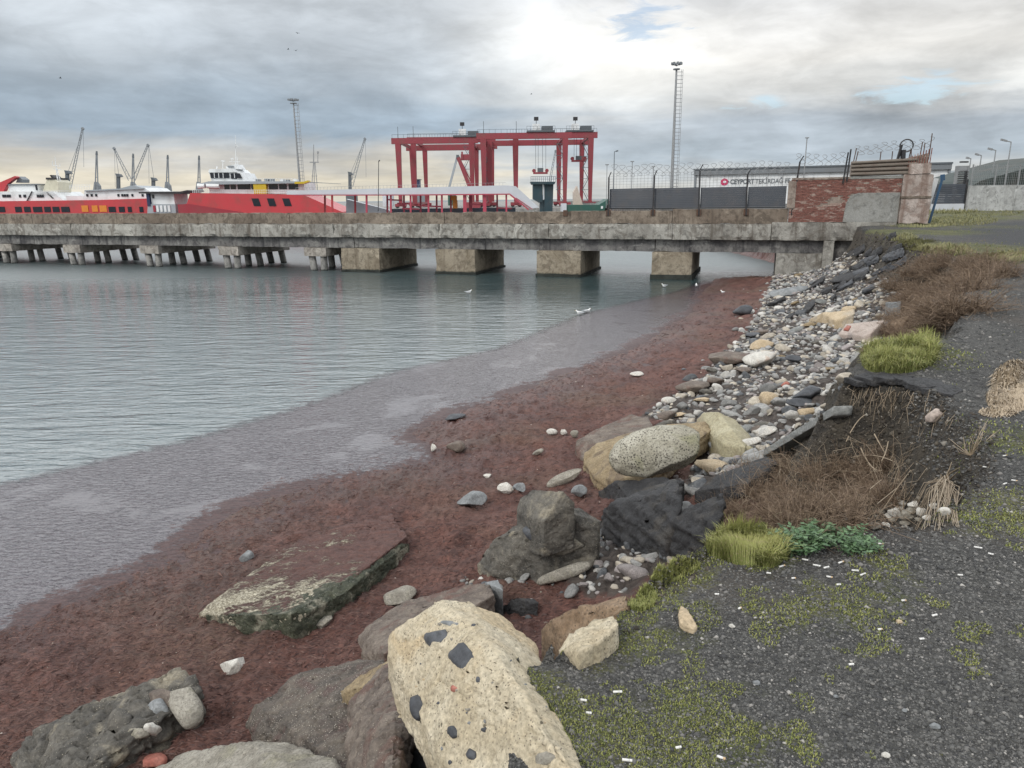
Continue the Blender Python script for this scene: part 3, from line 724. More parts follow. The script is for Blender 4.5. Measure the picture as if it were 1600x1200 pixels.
mb = MB(); mb.bar(L3(12.7, 1.0, 3.2), L3(13.05, 1.0, 5.4), .22, .05); mb.build('white_panel', WHITE, lean)
mb = MB(); mb.bar(L3(12.95, .9, 3.15), L3(13.3, .9, 5.4), .1, .06); mb.bar(L3(13.2, .9, 5.42), L3(13.4, .9, 5.45), .3, .06); mb.build('blue_panel', BLUE, lean)
# ================================================================== far side: harbour
def bx(mb, x0, y0, x1, y1, Y, d0=0., d1=1.):
    """box whose front face covers the given frame rectangle at depth Y, running from d0 to d1 metres behind it"""
    c = Q((x0 + x1) / 2, (y0 + y1) / 2, Y); k = Y * 1.0 / FPX / math.cos(PITCH) * 1.0
    a = Q(x0, (y0 + y1) / 2, Y); b = Q(x1, (y0 + y1) / 2, Y); t_ = Q((x0 + x1) / 2, y0, Y); u_ = Q((x0 + x1) / 2, y1, Y)
    return mb.box((a[0], Y + d0, u_[2]), (b[0], Y + d1, t_[2]))
def ln(mb, p, q, wpx, Y, dp=0., dq=None, w2=None):
    a = Q(p[0], p[1], Y); b = Q(q[0], q[1], Y); a[1] += dp; b[1] += dp if dq is None else dq
    k = Y / FPX
    return mb.bar(a, b, wpx * k, None, None if w2 is None else w2 * k)
def poly(mb, pts, Y, d0, d1):
    return mb.prism([Q(x, y, Y) + np.array([0, d0, 0]) for x, y in pts], (0, d1 - d0, 0))
CRANE = paint('crane_red', (.26, .042, .056), .45, .35, 0, .5)
SHIPRED = paint('ship_red', (.50, .05, .06), .4, .35, 0, .6)
SHIPDARK = paint('ship_dark_red', (.30, .03, .045), .4, .2, 0, .4)
SHIPW = paint('ship_white', (.74, .76, .77), .4, .3, 0, .7)
GLASS = paint('dark_window', (.012, .017, .028), .12, .05)
TEAL = paint('dark_teal_steel', (.018, .045, .058), .45, .2, 0, .6)
GREEN = paint('container_green', (.025, .095, .075), .5, .2, 0, .8)
YELLOW = paint('signal_yellow', (.56, .40, .025), .45, .1)
ORANGE = paint('orange_paint', (.65, .22, .03), .45, .1)
GREY = paint('grey_steel', (.33, .36, .39), .5, .15, 0, .6)
LGREY = paint('light_grey_sheet', (.56, .58, .62), .45, .1, 0, .5)
FARDK = paint('far_dark_steel', (.10, .115, .13), .6, .1, 0, .3)
FARGR = paint('far_grey_steel', (.20, .22, .24), .6, .1, 0, .3)
NAVY = paint('navy_steel', (.02, .035, .09), .45, .15)
# quay on which the cranes stand
mb = MB(); mb.box((-190, 190, -3), (60, 420, 2.3)); mb.box((-420, 420, -3), (700, 900, 2.2))
mb.build('harbour_quay', concrete('quay_concrete', (.24, .235, .22), (.32, .31, .30), (.15, .14, .13)), kind='structure')
mb = MB(); mb.box((21, 62, -3), (400, 420, 3.02)); mb.build('port_ground', MATS['quay_concrete'], kind='structure')

# ------------------------------------------------------------------ ferry on the left
fy = 98.
fer = thing('red_ferry', 'long red hulled ferry with white deckhouses moored at far left behind the pier', 'ferry', Q(80, 340, fy))
mb = MB(); poly(mb, [(-130, 316), (150, 312.5), (232, 310), (236, 320), (236, 368), (-130, 368)], fy, 0, 7.5); hull = mb.build('hull', SHIPRED, fer)
for a, b in [(-30, -14), (-8, 8), (24, 34), (38, 48), (52, 66), (69.5, 79.5), (82.5, 93), (96, 109), (170, 181), (186, 195), (200, 206), (218, 224)]:
    mb = MB(); bx(mb, a, 323, b, 331.5, fy, -.06, .1); mb.build('window', GLASS, hull)
for a, b in [(128, 138), (144, 153), (156, 167)]:
    mb = MB(); bx(mb, a, 321, b, 331, fy, -.07, .1); mb.build('orange_panel', ORANGE, hull)
mb = MB(); poly(mb, [(-130, 300), (78, 299), (84, 304), (96, 313.5), (-130, 315.5)], fy, .5, 7); dk = mb.build('lower_deckhouse', SHIPW, fer)
for a, b in [(-20, -6), (0, 6), (7, 13), (26, 29), (33, 37), (54, 65)]:
    mb = MB(); bx(mb, a, 304, b, 308.5, fy, .42, .7); mb.build('window', GLASS, dk)
mb = MB(); ln(mb, (47, 299), (39, 314), 1.2, fy, .4); mb.build('window_post', DARKM, dk)
mb = MB(); ln(mb, (70, 300.5), (80, 310), 1.4, fy, .4); mb.build('window_post', DARKM, dk)
mb = MB(); bx(mb, 4, 288.5, 50, 299.5, fy, 1.2, 6); ud = mb.build('upper_deckhouse', SHIPW, fer)
mb = MB(); bx(mb, 4, 287, 51, 288.5, fy, 1.0, 6.2); mb.build('roof', FARGR, ud)
mb = MB(); bx(mb, 47, 289, 49.5, 297, fy, 1.1, 1.4); mb.build('door', GLASS, ud)
mb = MB(); poly(mb, [(-20, 290), (16, 274.5), (18.5, 276.5), (3, 288), (-2, 299), (-20, 299)], fy, .9, 1.6); mb.build('red_wing', SHIPRED, fer)
mb = MB(); poly(mb, [(16, 275), (23, 280), (23, 285), (12, 285)], fy, 1.6, 3); mb.build('vent_house', FARGR, fer)
mb = MB(); poly(mb, [(62, 280), (74, 280), (80, 284), (80, 300), (55, 300)], fy, 1.5, 4.5); fn = mb.build('funnel', paint('cream_paint', (.60, .57, .45), .5, .15), fer)
mb = MB(); poly(mb, [(61, 277), (74, 277), (74, 280), (61, 280)], fy, 1.4, 4.6); poly(mb, [(64, 273), (66.5, 272.5), (71, 277), (67, 277)], fy, 1.8, 3.5); mb.build('funnel_cap', DARKM, fn)
mb = MB(); ln(mb, (75.5, 281), (71, 243), 1.5, fy, 2, None, .5); ln(mb, (69, 263), (81, 264), .9, fy, 2); ln(mb, (67, 257), (79, 259), .8, fy, 2); ln(mb, (67, 250), (67, 257), .6, fy, 2); ln(mb, (79, 259), (79, 254), .6, fy, 2); ln(mb, (80, 282), (74, 262), .8, fy, 2)
mb.build('mast', SHIPW, fer)
mb = MB(); bx(mb, 96, 306, 128, 314, fy, 1, 6.5); poly(mb, [(128, 297), (222, 293), (232, 300), (233, 310.5), (126, 313)], fy, .6, 7); ad = mb.build('after_deckhouse', SHIPW, fer, kind=None)
for a in (131, 138, 145, 180, 186, 190, 194, 202, 218):
    mb = MB(); bx(mb, a, 303, a + 3, 307, fy, .52, .8); mb.build('window', GLASS, ad)
mb = MB(); poly(mb, [(130, 297.2), (185, 294.5), (200, 290.5), (208, 289.5), (217, 292.5), (222, 293.5), (222, 295), (130, 299)], fy, .3, 7.2); mb.build('curved_roof', GREY, ad)
rl = MB()
for k in range(34): x = 52 + k * 2.6; rl_y = 305 - (k > 20) * 9; ln(rl, (x, rl_y - 7), (x, rl_y), .35, fy, .3)
for y in (298, 301.5): ln(rl, (52, y), (106, y), .4, fy, .3)
for y in (289, 292): ln(rl, (106, y), (140, y - .6), .4, fy, .3)
rl.build('railing', SHIPW, fer, kind='stuff')
# white boxy boat with a dark roof between the two red ships
mb0 = thing('work_boat', 'small white boat with dark flat roof and blue post between the two red ships', 'boat', Q(250, 340, 93.))
mb = MB(); bx(mb, 236, 299, 272, 320, 93., 0, 4); cb = mb.build('cabin', SHIPW, mb0)
mb = MB(); bx(mb, 238, 304, 241, 310, 93., -.06, .1); mb.build('window', GLASS, cb)
mb = MB(); poly(mb, [(220, 300), (232, 299.5), (284, 299.5), (296, 297), (297, 298.5), (285, 303), (221, 302.5)], 93., -.6, 4.4); mb.build('roof', DARKM, mb0)
mb = MB(); bx(mb, 231, 302, 235.5, 322, 93., -.3, .5); mb.build('corner_post', NAVY, mb0)
mb = MB(); poly(mb, [(232, 319), (275, 319), (278, 368), (230, 368)], 93., -.2, 4.2); hl = mb.build('hull', GREY, mb0)
for x in (241, 246, 252, 258, 264):
    mb = MB(); bx(mb, x, 321, x + 3.5, 331, 93., -.3, -.15); mb.build('hull_panel', SHIPDARK if x % 2 else SHIPW, hl)
# ------------------------------------------------------------------ red supply ship
sy = 90.
sh_ = thing('red_supply_ship', 'red hulled supply ship with white wheelhouse and yellow deck locker behind the pier', 'ship', Q(400, 340, sy))
mb = MB(); poly(mb, [(297, 301.5), (475, 304), (478, 306), (534, 331), (540, 368), (284, 368), (278, 321), (292, 318)], sy, 0, 8); hu = mb.build('hull', SHIPRED, sh_)
mb = MB(); poly(mb, [(278, 319.5), (296, 318.5), (330, 324), (380, 331.5), (380, 366), (284, 366)], sy, -.12, 7.6); mb.build('bow_band', SHIPDARK, hu)
for x in (393, 417, 441):
    mb = MB(); poly(mb, [(x, 310), (x + 11, 310), (x + 15, 322), (x + 4, 322)], sy, -.05, .1); mb.build('window', GLASS, hu)
mb = MB(); bx(mb, 318, 285, 470, 303, sy, 1.6, 7); ma = mb.build('main_deckhouse', SHIPW, sh_)
for a, b in [(343, 351), (353, 361), (364, 384), (386, 391), (414, 428), (430, 442), (445, 460)]:
    mb = MB(); bx(mb, a, 287.5, b, 295.5, sy, 1.5, 1.8); mb.build('window', GLASS, ma)
mb = MB(); poly(mb, [(306, 287), (322, 283), (462, 283), (462, 286), (306, 288.5)], sy, .8, 7.5); mb.build('deck_roof', GREY, ma)
mb = MB(); poly(mb, [(317, 268.5), (368, 268.5), (376, 283.5), (321, 283.5)], sy, 1.8, 6.6); wh = mb.build('wheelhouse', SHIPW, sh_)
mb = MB(); poly(mb, [(319, 269.5), (349, 269.5), (350, 277.5), (320.5, 277.5)], sy, 1.7, 2.2); mb.build('windscreen', GLASS, wh)
mb = MB(); poly(mb, [(352, 270), (366, 270), (371, 279), (352.5, 278.5)], sy, 1.7, 2.2); mb.build('windscreen', GLASS, wh)
for x in (326, 333, 340, 358):
    mb = MB(); bx(mb, x, 269.4, x + .9, 277.6, sy, 1.6, 1.75); mb.build('window_post', SHIPW, wh)
mb = MB(); poly(mb, [(318, 263.5), (355, 262.5), (362, 268.5), (317, 268.8)], sy, 1.6, 6.8); mb.build('roof', SHIPW, wh)
mb = MB(); poly(mb, [(340, 259), (356, 255), (361, 263), (342, 263)], sy, 2.5, 5); mb.build('radar_base', SHIPW, wh)
mb = MB(); bx(mb, 344, 257.5, 353, 260, sy, 2.3, 2.6); mb.build('radar_grille', FARGR, wh)
mb = MB(); ln(mb, (354, 258), (353.5, 208), 1., sy, 3, None, .4); ln(mb, (353, 224.5), (358, 226), .8, sy, 3); ln(mb, (344, 250), (361, 251), .7, sy, 3); ln(mb, (345, 246), (351, 246), 1.2, sy, 3); ln(mb, (348, 253), (348, 244), .6, sy, 3); ln(mb, (358, 262), (356, 243), .8, sy, 3); ln(mb, (333, 263), (333, 250), .6, sy, 3); ln(mb, (330, 249.5), (336, 249.5), 1.4, sy, 3); ln(mb, (323.5, 263), (323.5, 258), 1.2, sy, 3)
mb.build('mast', SHIPW, sh_)
mb = MB(); bx(mb, 392, 285, 412, 303, sy, .9, 3); lk = mb.build('deck_locker', YELLOW, sh_)
mb = MB(); poly(mb, [(458, 284), (472, 283.6), (479, 281.5), (480, 284), (472, 287), (458, 287)], sy, .6, 1.6); mb.build('crane_arm', YELLOW, sh_)
mb = MB(); ln(mb, (480, 284.5), (530, 287), 1.2, sy, 1, None, .5); mb.build('boom', FARGR, sh_)
mb = MB(); mb.tube([Q(304, 290.5, sy) + [0, 1, 0], Q(315, 290, sy) + [0, 1, 0]], .32, 10); mb.tube([Q(318, 290, sy) + [0, 1, 0], Q(338, 290.5, sy) + [0, 1, 0]], .32, 10); mb.build('life_raft', SHIPW, sh_, kind='stuff')
rl = MB()
for k in range(56): x = 300 + k * 2.9; ln(rl, (x, 296.5), (x, 304), .4, sy, .2)
for y in (296.5, 300.): ln(rl, (300, y), (462, y + .6), .45, sy, .2)
for k in range(24): x = 366 + k * 4.; ln(rl, (x, 278.5), (x, 283), .35, sy, 1)
ln(rl, (366, 278.5), (458, 279), .4, sy, 1)
rl.build('railing', SHIPW, sh_, kind='stuff')
for x, y in ((386, 281), (400, 280), (408, 280), (425, 281), (434, 281.5), (447, 281)):
    mb = MB(); bx(mb, x, y - 2, x + 5, y + 2.5, sy, 3, 4); mb.build('deck_gear', SHIPW if int(x) % 2 else FARGR, sh_)

# ------------------------------------------------------------------ covered gangway on red posts
gy = 76.; POSTRED = paint('post_red', (.42, .06, .095), .45, .2, 0, .6)
gw = thing('covered_gangway', 'long white covered gangway on red posts sloping down at its right end', 'gangway', Q(640, 335, gy))
mb = MB(); poly(mb, [(448, 298), (640, 293.5), (790, 289.5), (800, 291), (797, 302.5), (640, 303.8), (448, 304)], gy, 0, 3.4); mb.build('canopy', LGREY, gw)
mb = MB(); poly(mb, [(793, 289.6), (806, 291), (842, 324), (828, 326), (797, 303)], gy, -.05, 3.4); ra = mb.build('ramp_canopy', LGREY, gw)
mb = MB(); ln(mb, (797, 304), (826, 327.5), 2.2, gy, -.1); ln(mb, (806, 309), (832, 327), 1., gy, -.15); mb.build('ramp_beam', POSTRED, gw)
mb = MB(); ln(mb, (640, 304.8), (797, 303.4), 1.8, gy, -.1); ln(mb, (460, 305), (640, 304.8), 1.4, gy, -.1); mb.build('canopy_beam', POSTRED, gw)
for i, x in enumerate((497, 518, 546, 572, 598, 610, 625, 641, 652, 669, 678, 690, 701, 726, 733, 757, 776, 791)):
    wpx = 5.2 if x in (726, 733, 757) else 2.7
    mb = MB(); ln(mb, (x, 304), (x + .6, 366), wpx, gy, .25 if i % 2 else 2.8); mb.build('post', SHIPRED if x < 560 else POSTRED, gw)
for a, b, y in [(617, 640, 318), (625, 652, 326), (655, 690, 322), (733, 757, 319), (776, 800, 325), (600, 625, 312)]:
    mb = MB(); ln(mb, (a, y), (b, y + 1), 2.2, gy, 1.5); mb.build('brace', POSTRED, gw)
mb = MB(); bx(mb, 604, 326, 806, 345, gy, 3.6, 4.2); mb.build('low_wall', paint('blue_grey_wall', (.10, .13, .17), .7, .3), gw)
mb = MB(); poly(mb, [(528, 311), (598, 329), (612, 345), (528, 345)], gy, 3.8, 5); mb.build('ramp_side', LGREY, gw)
mb = MB()
for k in range(60): x = 455 + k * 5.6; yb = 298 - (x - 448) * .0245; ln(mb, (x, yb - 5), (x, yb + 1), .3, gy, 1.6)
ln(mb, (455, 293), (790, 284.8), .35, gy, 1.6)
mb.build('roof_railing', GALV, gw, kind='stuff')
mb = MB(); bx(mb, 705, 313, 712, 326, gy, 2, 3); poly(mb, [(702, 306), (711, 306), (711, 313), (702, 313)], gy, 2, 3); mb.build('orange_cabin', ORANGE, gw)
lamp = MB(); ln(lamp, (591, 330), (591.6, 252), 1.1, 70., 0, None, .8); ln(lamp, (591.6, 252), (593.5, 250.5), 1.6, 70.); lamp.build('lamp_post', DARKM, label='thin dark lamp post left of the red gantry cranes above the gangway', cat='lamp post')

# ------------------------------------------------------------------ red rubber tyred gantry cranes
def gantry(xl, xr, ytl, ytr, ybase, Y, depth, label, near):
    t0 = thing('gantry_crane', label, 'gantry crane', Q((xl + xr) / 2, ybase, Y), 'red gantry cranes on the quay')
    a = Q(xl, ytl, Y); b = Q(xr, ytr, Y); k = Y / FPX; zt = (a[2] + b[2]) / 2
    x0, x1 = a[0], b[0]; zb = 2.35
    for d in (0, depth):
        mb = MB(); mb.box((x0 - .8, Y + d - .55, zt - 1.45), (x1 + .8, Y + d + .55, zt)); gd = mb.build('girder', CRANE, t0)
        mb = MB(); mb.box((x0 - .8, Y + d - .75, zt - 1.57), (x1 + .8, Y + d + .75, zt - 1.45)); mb.build('lower_flange', CRANE, gd)
        for x in (x0 + 1., x1 - 1.):
            mb = MB(); mb.bar((x, Y + d, zb + 1.6), (x, Y + d, zt - 1.58), .95, .9, 1.55); mb.build('leg', CRANE, t0)
    for x in (x0 + 1., x1 - 1.):
        mb = MB(); mb.box((x - .5, Y - .9, zb + 1.0), (x + .5, Y + depth + .9, zb + 1.6)); mb.build('sill_beam', CRANE, t0)
        mb = MB(); mb.box((x - .35, Y + .56, zt - 1.2), (x + .35, Y + depth - .56, zt - .4)); mb.build('end_beam', CRANE, t0)
        for d in (0, depth):
            mb = MB(); mb.box((x - 1.6, Y + d - .6, zb + .5), (x + 1.6, Y + d + .6, zb + 1.25)); bg_ = mb.build('bogie', CRANE, t0)
            for o in (-1.0, 1.0):
                mb = MB(); mb.tube([(x + o, Y + d - .45, zb + .55), (x + o, Y + d + .45, zb + .55)], .55, 12); mb.build('wheel', DARKM, bg_)
    # zigzag stair and landings by the right leg
    st = MB(); xx = x1 - 2.4
    for q in range(5):
        z0 = zb + 1.6 + q * 3.0; z1 = z0 + 3.0; s = 1 if q % 2 else -1
        st.bar((xx - .8 * s, Y - .2, z0), (xx + .8 * s, Y - .2, z1), .14, .5); st.box((xx - 1.1, Y - .5, z1 - .05), (xx + 1.1, Y + .2, z1 + .05))
        st.bar((xx - .8 * s, Y - .4, z0 + 1), (xx + .8 * s, Y - .4, z1 + 1), .07)
    st.build('stair', FARDK, t0, kind='stuff')
    rl = MB()
    for x in np.arange(x0 - .5, x1 + .6, 1.6): rl.bar((x, Y - .7, zt), (x, Y - .7, zt + .9), .07)
    rl.bar((x0 - .5, Y - .7, zt + .9), (x1 + .5, Y - .7, zt + .9), .07); rl.bar((x0 + 1.2, Y - .7, zt), (x0 + 1.2, Y - .7, zt + 3.), .12)
    rl.build('girder_railing', FARDK, t0, kind='stuff')
    return t0, x0, x1, zt
def trolley(t0, x, Y, depth, zt, rope_z):
    mb = MB(); mb.box((x - 3.8, Y - .9, zt + .12), (x + 3.8, Y + depth + .9, zt + .55)); tr = mb.build('trolley', FARDK, t0)
    mb = MB(); mb.box((x - 2.2, Y + .3, zt + .56), (x - .2, Y + 3, zt + 2.3)); mb.build('machine_house', SHIPW, tr)
    mb = MB(); mb.box((x + .3, Y + .2, zt + .56), (x + 3.3, Y + 3.4, zt + 1.7)); mb.build('winch', FARDK, tr)
    mb = MB(); mb.bar((x - 1.2, Y + 1, zt + 2.3), (x - 1.2, Y + 1, zt + 3.2), .15); mb.box((x - 1.8, Y + .5, zt + 3.2), (x - .6, Y + 1.5, zt + 4.1)); mb.build('flood_lamp', DARKM, tr)
    rl = MB()
    for q in np.arange(-3.8, 3.9, .95): rl.bar((x + q, Y - .9, zt + .55), (x + q, Y - .9, zt + 1.6), .07)
    rl.bar((x - 3.8, Y - .9, zt + 1.6), (x + 3.8, Y - .9, zt + 1.6), .07); rl.build('trolley_railing', FARDK, tr, kind='stuff')
    if rope_z:
        for q in (-1.3, -.6, .6, 1.5):
            mb = MB(); mb.bar((x + q, Y + depth / 2, rope_z), (x + q, Y + depth / 2, zt - .2), .09); mb.build('rope', FARDK, t0)
        mb = MB(); mb.box((x - 2.0, Y + depth / 2 - .6, rope_z - .5), (x + 2.0, Y + depth / 2 + .6, rope_z)); sp = mb.build('spreader', CRANE, t0)
        mb = MB(); mb.box((x - .8, Y + depth / 2 - .5, rope_z), (x + .8, Y + depth / 2 + .5, rope_z + 1.1)); mb.build('head_block', FARDK, sp)
        for q in (-1.8, 1.8):
            mb = MB(); mb.tube([(x + q, Y + depth / 2 - .5, rope_z + .4), (x + q, Y + depth / 2 + .5, rope_z + .4)], .5, 10); mb.build('sheave', CRANE, sp)
g1 = gantry(616, 742, 216.5, 214, 320, 216., 30., 'left red gantry crane with dark trolley at its right end', 1)
trolley(g1[0], Q(729, 214, 216.)[0], 216., 6, g1[3], 0)
g2 = gantry(749, 889, 210, 205, 320, 208., 26., 'middle red gantry crane holding a red spreader above the dark twin hopper', 1)
trolley(g2[0], Q(845, 206, 208.)[0], 208., 6, g2[3], Q(845, 269, 211.)[2])
g3 = gantry(640, 770, 214, 214, 320, 226., 30., 'farther red gantry crane half hidden behind the left and middle ones', 0)
g4 = gantry(800, 929, 207, 207, 320, 214., 26., 'rightmost red gantry crane with spreader raised near its right legs', 0)
trolley(g4[0], Q(906, 207, 214.)[0], 214., 6, g4[3], Q(906, 250, 217.)[2])
# folded arm of a ship loader
la = thing('loader_arm', 'folded grey and red loader arm forming a peak under the left gantry crane', 'crane', Q(720, 325, 200.))
for i, (p_, q_, wv, mt_) in enumerate([((700, 300), (715, 243), 3.2, GREY), ((716, 246), (737, 300), 5.5, CRANE), ((716, 243), (744, 300), 1.8, CRANE)]):
    mb = MB(); ln(mb, p_, q_, wv, 200.); mb.build(('strut', 'arm', 'stay')[i], mt_, la)
mb = MB(); ln(mb, (715, 242), (715, 249), 4, 200.); mb.build('hinge', FARDK, la)
mb = MB(); bx(mb, 720, 241, 734, 250, 200., 0, 2); ln(mb, (722, 237), (722, 250), 2.5, 200.); mb.build('grab', CRANE, la)
mb = MB(); bx(mb, 726, 316, 750, 332, 200., 0, 8); mb.build('base', CRANE, la)
# hopper
ho = thing('twin_hopper', 'dark teal twin column hopper with railed top platform beside the gangway end', 'hopper', Q(850, 335, 130.))
mb = MB(); poly(mb, [(833, 288), (848, 288), (848, 314), (843, 317), (833, 311)], 130., 0, 4); mb.build('left_column', TEAL, ho)
mb = MB(); poly(mb, [(851, 288), (865, 288), (863, 345), (850, 345)], 130., .3, 4); mb.build('right_column', TEAL, ho)
mb = MB(); bx(mb, 844, 312, 850, 345, 130., .5, 3); mb.build('support', TEAL, ho)
mb = MB(); poly(mb, [(829, 284), (868, 284), (866, 288), (831, 288)], 130., -.6, 4.6); mb.build('platform', TEAL, ho)
mb = MB(); bx(mb, 848.5, 289, 850.5, 312, 130., .2, .4); mb.build('pale_pipe', SHIPW, ho)
rl = MB()
for x in np.arange(829.5, 868.5, 3.2): ln(rl, (x, 276), (x, 284), .6, 130., -.5)
for y in (276, 280): ln(rl, (829.5, y), (868, y), .55, 130., -.5)
rl.build('platform_railing', FARDK, ho, kind='stuff')
ct = thing('green_barge', 'low dark green barge hull with a pale pilot house right of the hopper', 'barge', Q(915, 340, 150.))
mb = MB(); poly(mb, [(884, 320), (936, 320), (950, 311), (951, 314), (944, 330), (944, 352), (884, 352)], 150., 0, 8); mb.build('hull', GREEN, ct)
mb = MB(); bx(mb, 878, 318, 885, 345, 150., -.3, 4); mb.build('end_block', LGREY, ct)
mb = MB(); poly(mb, [(898, 300), (903, 290), (907, 303), (910, 312), (912, 320), (898, 320)], 150., 2, 5); mb.build('pilot_house', paint('sand_paint', (.50, .42, .36), .6, .2), ct)
mb = MB(); bx(mb, 939, 322, 942, 326, 150., -.06, .1); mb.build('white_mark', SHIPW, ct)
# ------------------------------------------------------------------ masts and cranes far behind
def flood_mast(x, ytop, Y, label, wpx, base=2.4):
    tp = Q(x, ytop, Y); k = Y / FPX; t0 = thing('floodlight_mast', label, 'light mast', (tp[0], Y, base))
    X, z1 = tp[0], tp[2]
    mb = MB(); mb.tube([(X, Y, base), (X, Y, z1 - 1.2)], wpx * k * .62, 8, wpx * k * .3); mb.build('pole', GALV, t0)
    mb = MB(); mb.tube([(X, Y, z1 - 1.25), (X, Y, z1 - 1.05)], 5 * k, 10); mb.build('platform', FARGR, t0)
    for a in range(8):
        an = a * math.pi / 4; c_, s_ = math.cos(an) * 6.5 * k, math.sin(an) * 6.5 * k
        mb = MB(); mb.bar((X, Y, z1 - .6), (X + c_, Y + s_, z1 - .2), .7 * k); mb.box((X + c_ - 1.6 * k, Y + s_ - 1.6 * k, z1 - .35), (X + c_ + 1.6 * k, Y + s_ + 1.6 * k, z1 + .05)); mb.build('lamp_head', FARGR, t0)
    mb = MB()
    xo = wpx * k * 1.2 + .25
    mb.bar((X + xo, Y, base + 1), (X + xo, Y, z1 - 1.2), .5 * k); mb.bar((X + xo + 2.2 * k, Y, base + 1), (X + xo + 2.2 * k, Y, z1 - 1.2), .5 * k)
    z = base + 1.5
    while z < z1 - 1.5: mb.bar((X, Y, z), (X + xo + 2.2 * k, Y, z), .6 * k); z += 5.2 * k
    mb.build('ladder', GALV, t0, kind='stuff')
flood_mast(458, 155, 230., 'tall grey floodlight mast behind the red supply ship', 3.2)
flood_mast(1057.5, 98, 150., 'tallest grey floodlight mast with ladder behind the dark screen fence', 4.6)
def lattice_boom(x0, y0, x1, y1, w0, w1, Y, name, mat, parent):
    mb = MB(); n = max(4, int(math.hypot(x1 - x0, y1 - y0) / 4)); d = np.array([x1 - x0, y1 - y0], float); d /= np.linalg.norm(d); nn = np.array([-d[1], d[0]])
    pa = pb = None
    for i in range(n + 1):
        t = i / n; c = np.array([x0, y0]) + (np.array([x1, y1]) - [x0, y0]) * t; ww = (w0 + (w1 - w0) * t) / 2
        a = c + nn * ww; b = c - nn * ww
        if pa is not None:
            ln(mb, pa, a, .75, Y); ln(mb, pb, b, .75, Y); ln(mb, pa if i % 2 else pb, b if i % 2 else a, .4, Y)
        pa, pb = a, b
    return mb.build(name, mat, parent, kind='stuff')
def harbour_crane(Y, boom, tower, label, head=True, mat=None, width=(5, 2)):
    mat = mat or FARGR
    t0 = thing('harbour_crane', label, 'crane', Q(boom[0], 330, Y), 'mobile cranes far across the harbour')
    lattice_boom(*boom, *width, Y, 'boom', mat, t0)
    mb = MB(); ln(mb, (boom[2] - 1, boom[3] + 1), (boom[2] + 1.5, boom[3] - 1), 3.2, Y); mb.build('boom_head', mat, t0)
    if tower:
        mb = MB(); ln(mb, (tower[0], 332), (tower[0] - 1, tower[1]), 4.2, Y, 1); tw = mb.build('tower', FARDK, t0)
        mb = MB(); poly(mb, [(tower[0] - 4, tower[1] - 2), (tower[0] + 1, tower[1] - 1), (tower[0] + 4, tower[1] + 3), (tower[0] - 2, tower[1] + 4)], Y, 0, 3); mb.build('tower_head', FARDK, tw)
        mb = MB(); ln(mb, (tower[0], tower[1] + 1), (boom[2], boom[3]), .4, Y, 1); mb.build('rope', mat, t0)
    mb = MB(); bx(mb, boom[0] - 8, 304, boom[0] + 6, 332, Y, 0, 8); mb.build('machinery_house', FARDK, t0)
    mb = MB(); ln(mb, (boom[2] + 1, boom[3]), (boom[2] + 2, boom[3] + 60), .35, Y); mb.build('hoist_rope', mat, t0)
harbour_crane(330., (108, 298, 129, 201), (104, 268), 'harbour crane with the longest near vertical boom above the ferry mast')
harbour_crane(360., (203, 281, 178, 232), (184, 273), 'harbour crane whose boom leans left over the white deckhouse')
harbour_crane(370., (209, 281, 231, 227), (239, 279), 'harbour crane whose boom leans right over the white deckhouse')
harbour_crane(420., (549, 291, 570, 217), (547, 270), 'harbour crane with pale slanting boom and blue tower left of the gantries', mat=FARGR)
harbour_crane(430., (856, 300, 868, 236), None, 'harbour crane with faint boom seen through the middle gantry crane', width=(3.5, 1.5))
def derrick(x, ytop, Y, label):
    t0 = thing('derrick_mast', label, 'derrick', Q(x, 330, Y), 'a-shaped derrick masts beyond the ships')
    for k, o in enumerate((-3.2, 3.)):
        mb = MB(); ln(mb, (x + o, 328), (x + (.6 if k else -.6), ytop + 4), 1.3, Y); mb.build('leg', FARGR, t0)
    mb = MB(); ln(mb, (x, ytop + 6), (x, ytop), 2.6, Y, 0, None, 1.6); mb.build('mast_head', FARDK, t0)
    mb = MB(); ln(mb, (x - 1.8, 277), (x + 1.8, 277), 1., Y); mb.build('cross_tie', FARGR, t0)
    mb = MB(); poly(mb, [(x - 6, 300), (x - 4, 284), (x + .5, 290), (x + 2, 300)], Y, 0, 3); mb.build('winch_house', FARGR, t0)
for x, y, lb in [(151, 236, 'a-shaped derrick mast standing left of the two crossing cranes'), (208, 240, 'a-shaped derrick mast standing between the two crossing crane booms'), (262, 242, 'a-shaped derrick mast above the dark roofed work boat'), (311, 243, 'a-shaped derrick mast just left of the wheelhouse')]: derrick(x, y, 300., lb)
lt = thing('lattice_mast', 'three legged lattice mast right of the tall floodlight mast', 'mast', Q(491, 330, 260.))
for x in (484, 491, 499):
    mb = MB(); ln(mb, (x, 330), (491 + (x - 491) * .15, 253), .9, 260.); mb.build('leg', GALV, lt)
mb = MB(); ln(mb, (484, 253.5), (498, 253.5), 1.4, 260.); ln(mb, (486.5, 275), (496, 275), .6, 260.); mb.build('platform', GALV, lt)
mb = MB(); ln(mb, (490, 253), (490, 226), 1.4, 260., 0, None, .8); ln(mb, (496.5, 253), (496.8, 237), .8, 260.); ln(mb, (495.5, 238), (498, 238), 2.6, 260.); mb.build('aerial', GALV, lt)
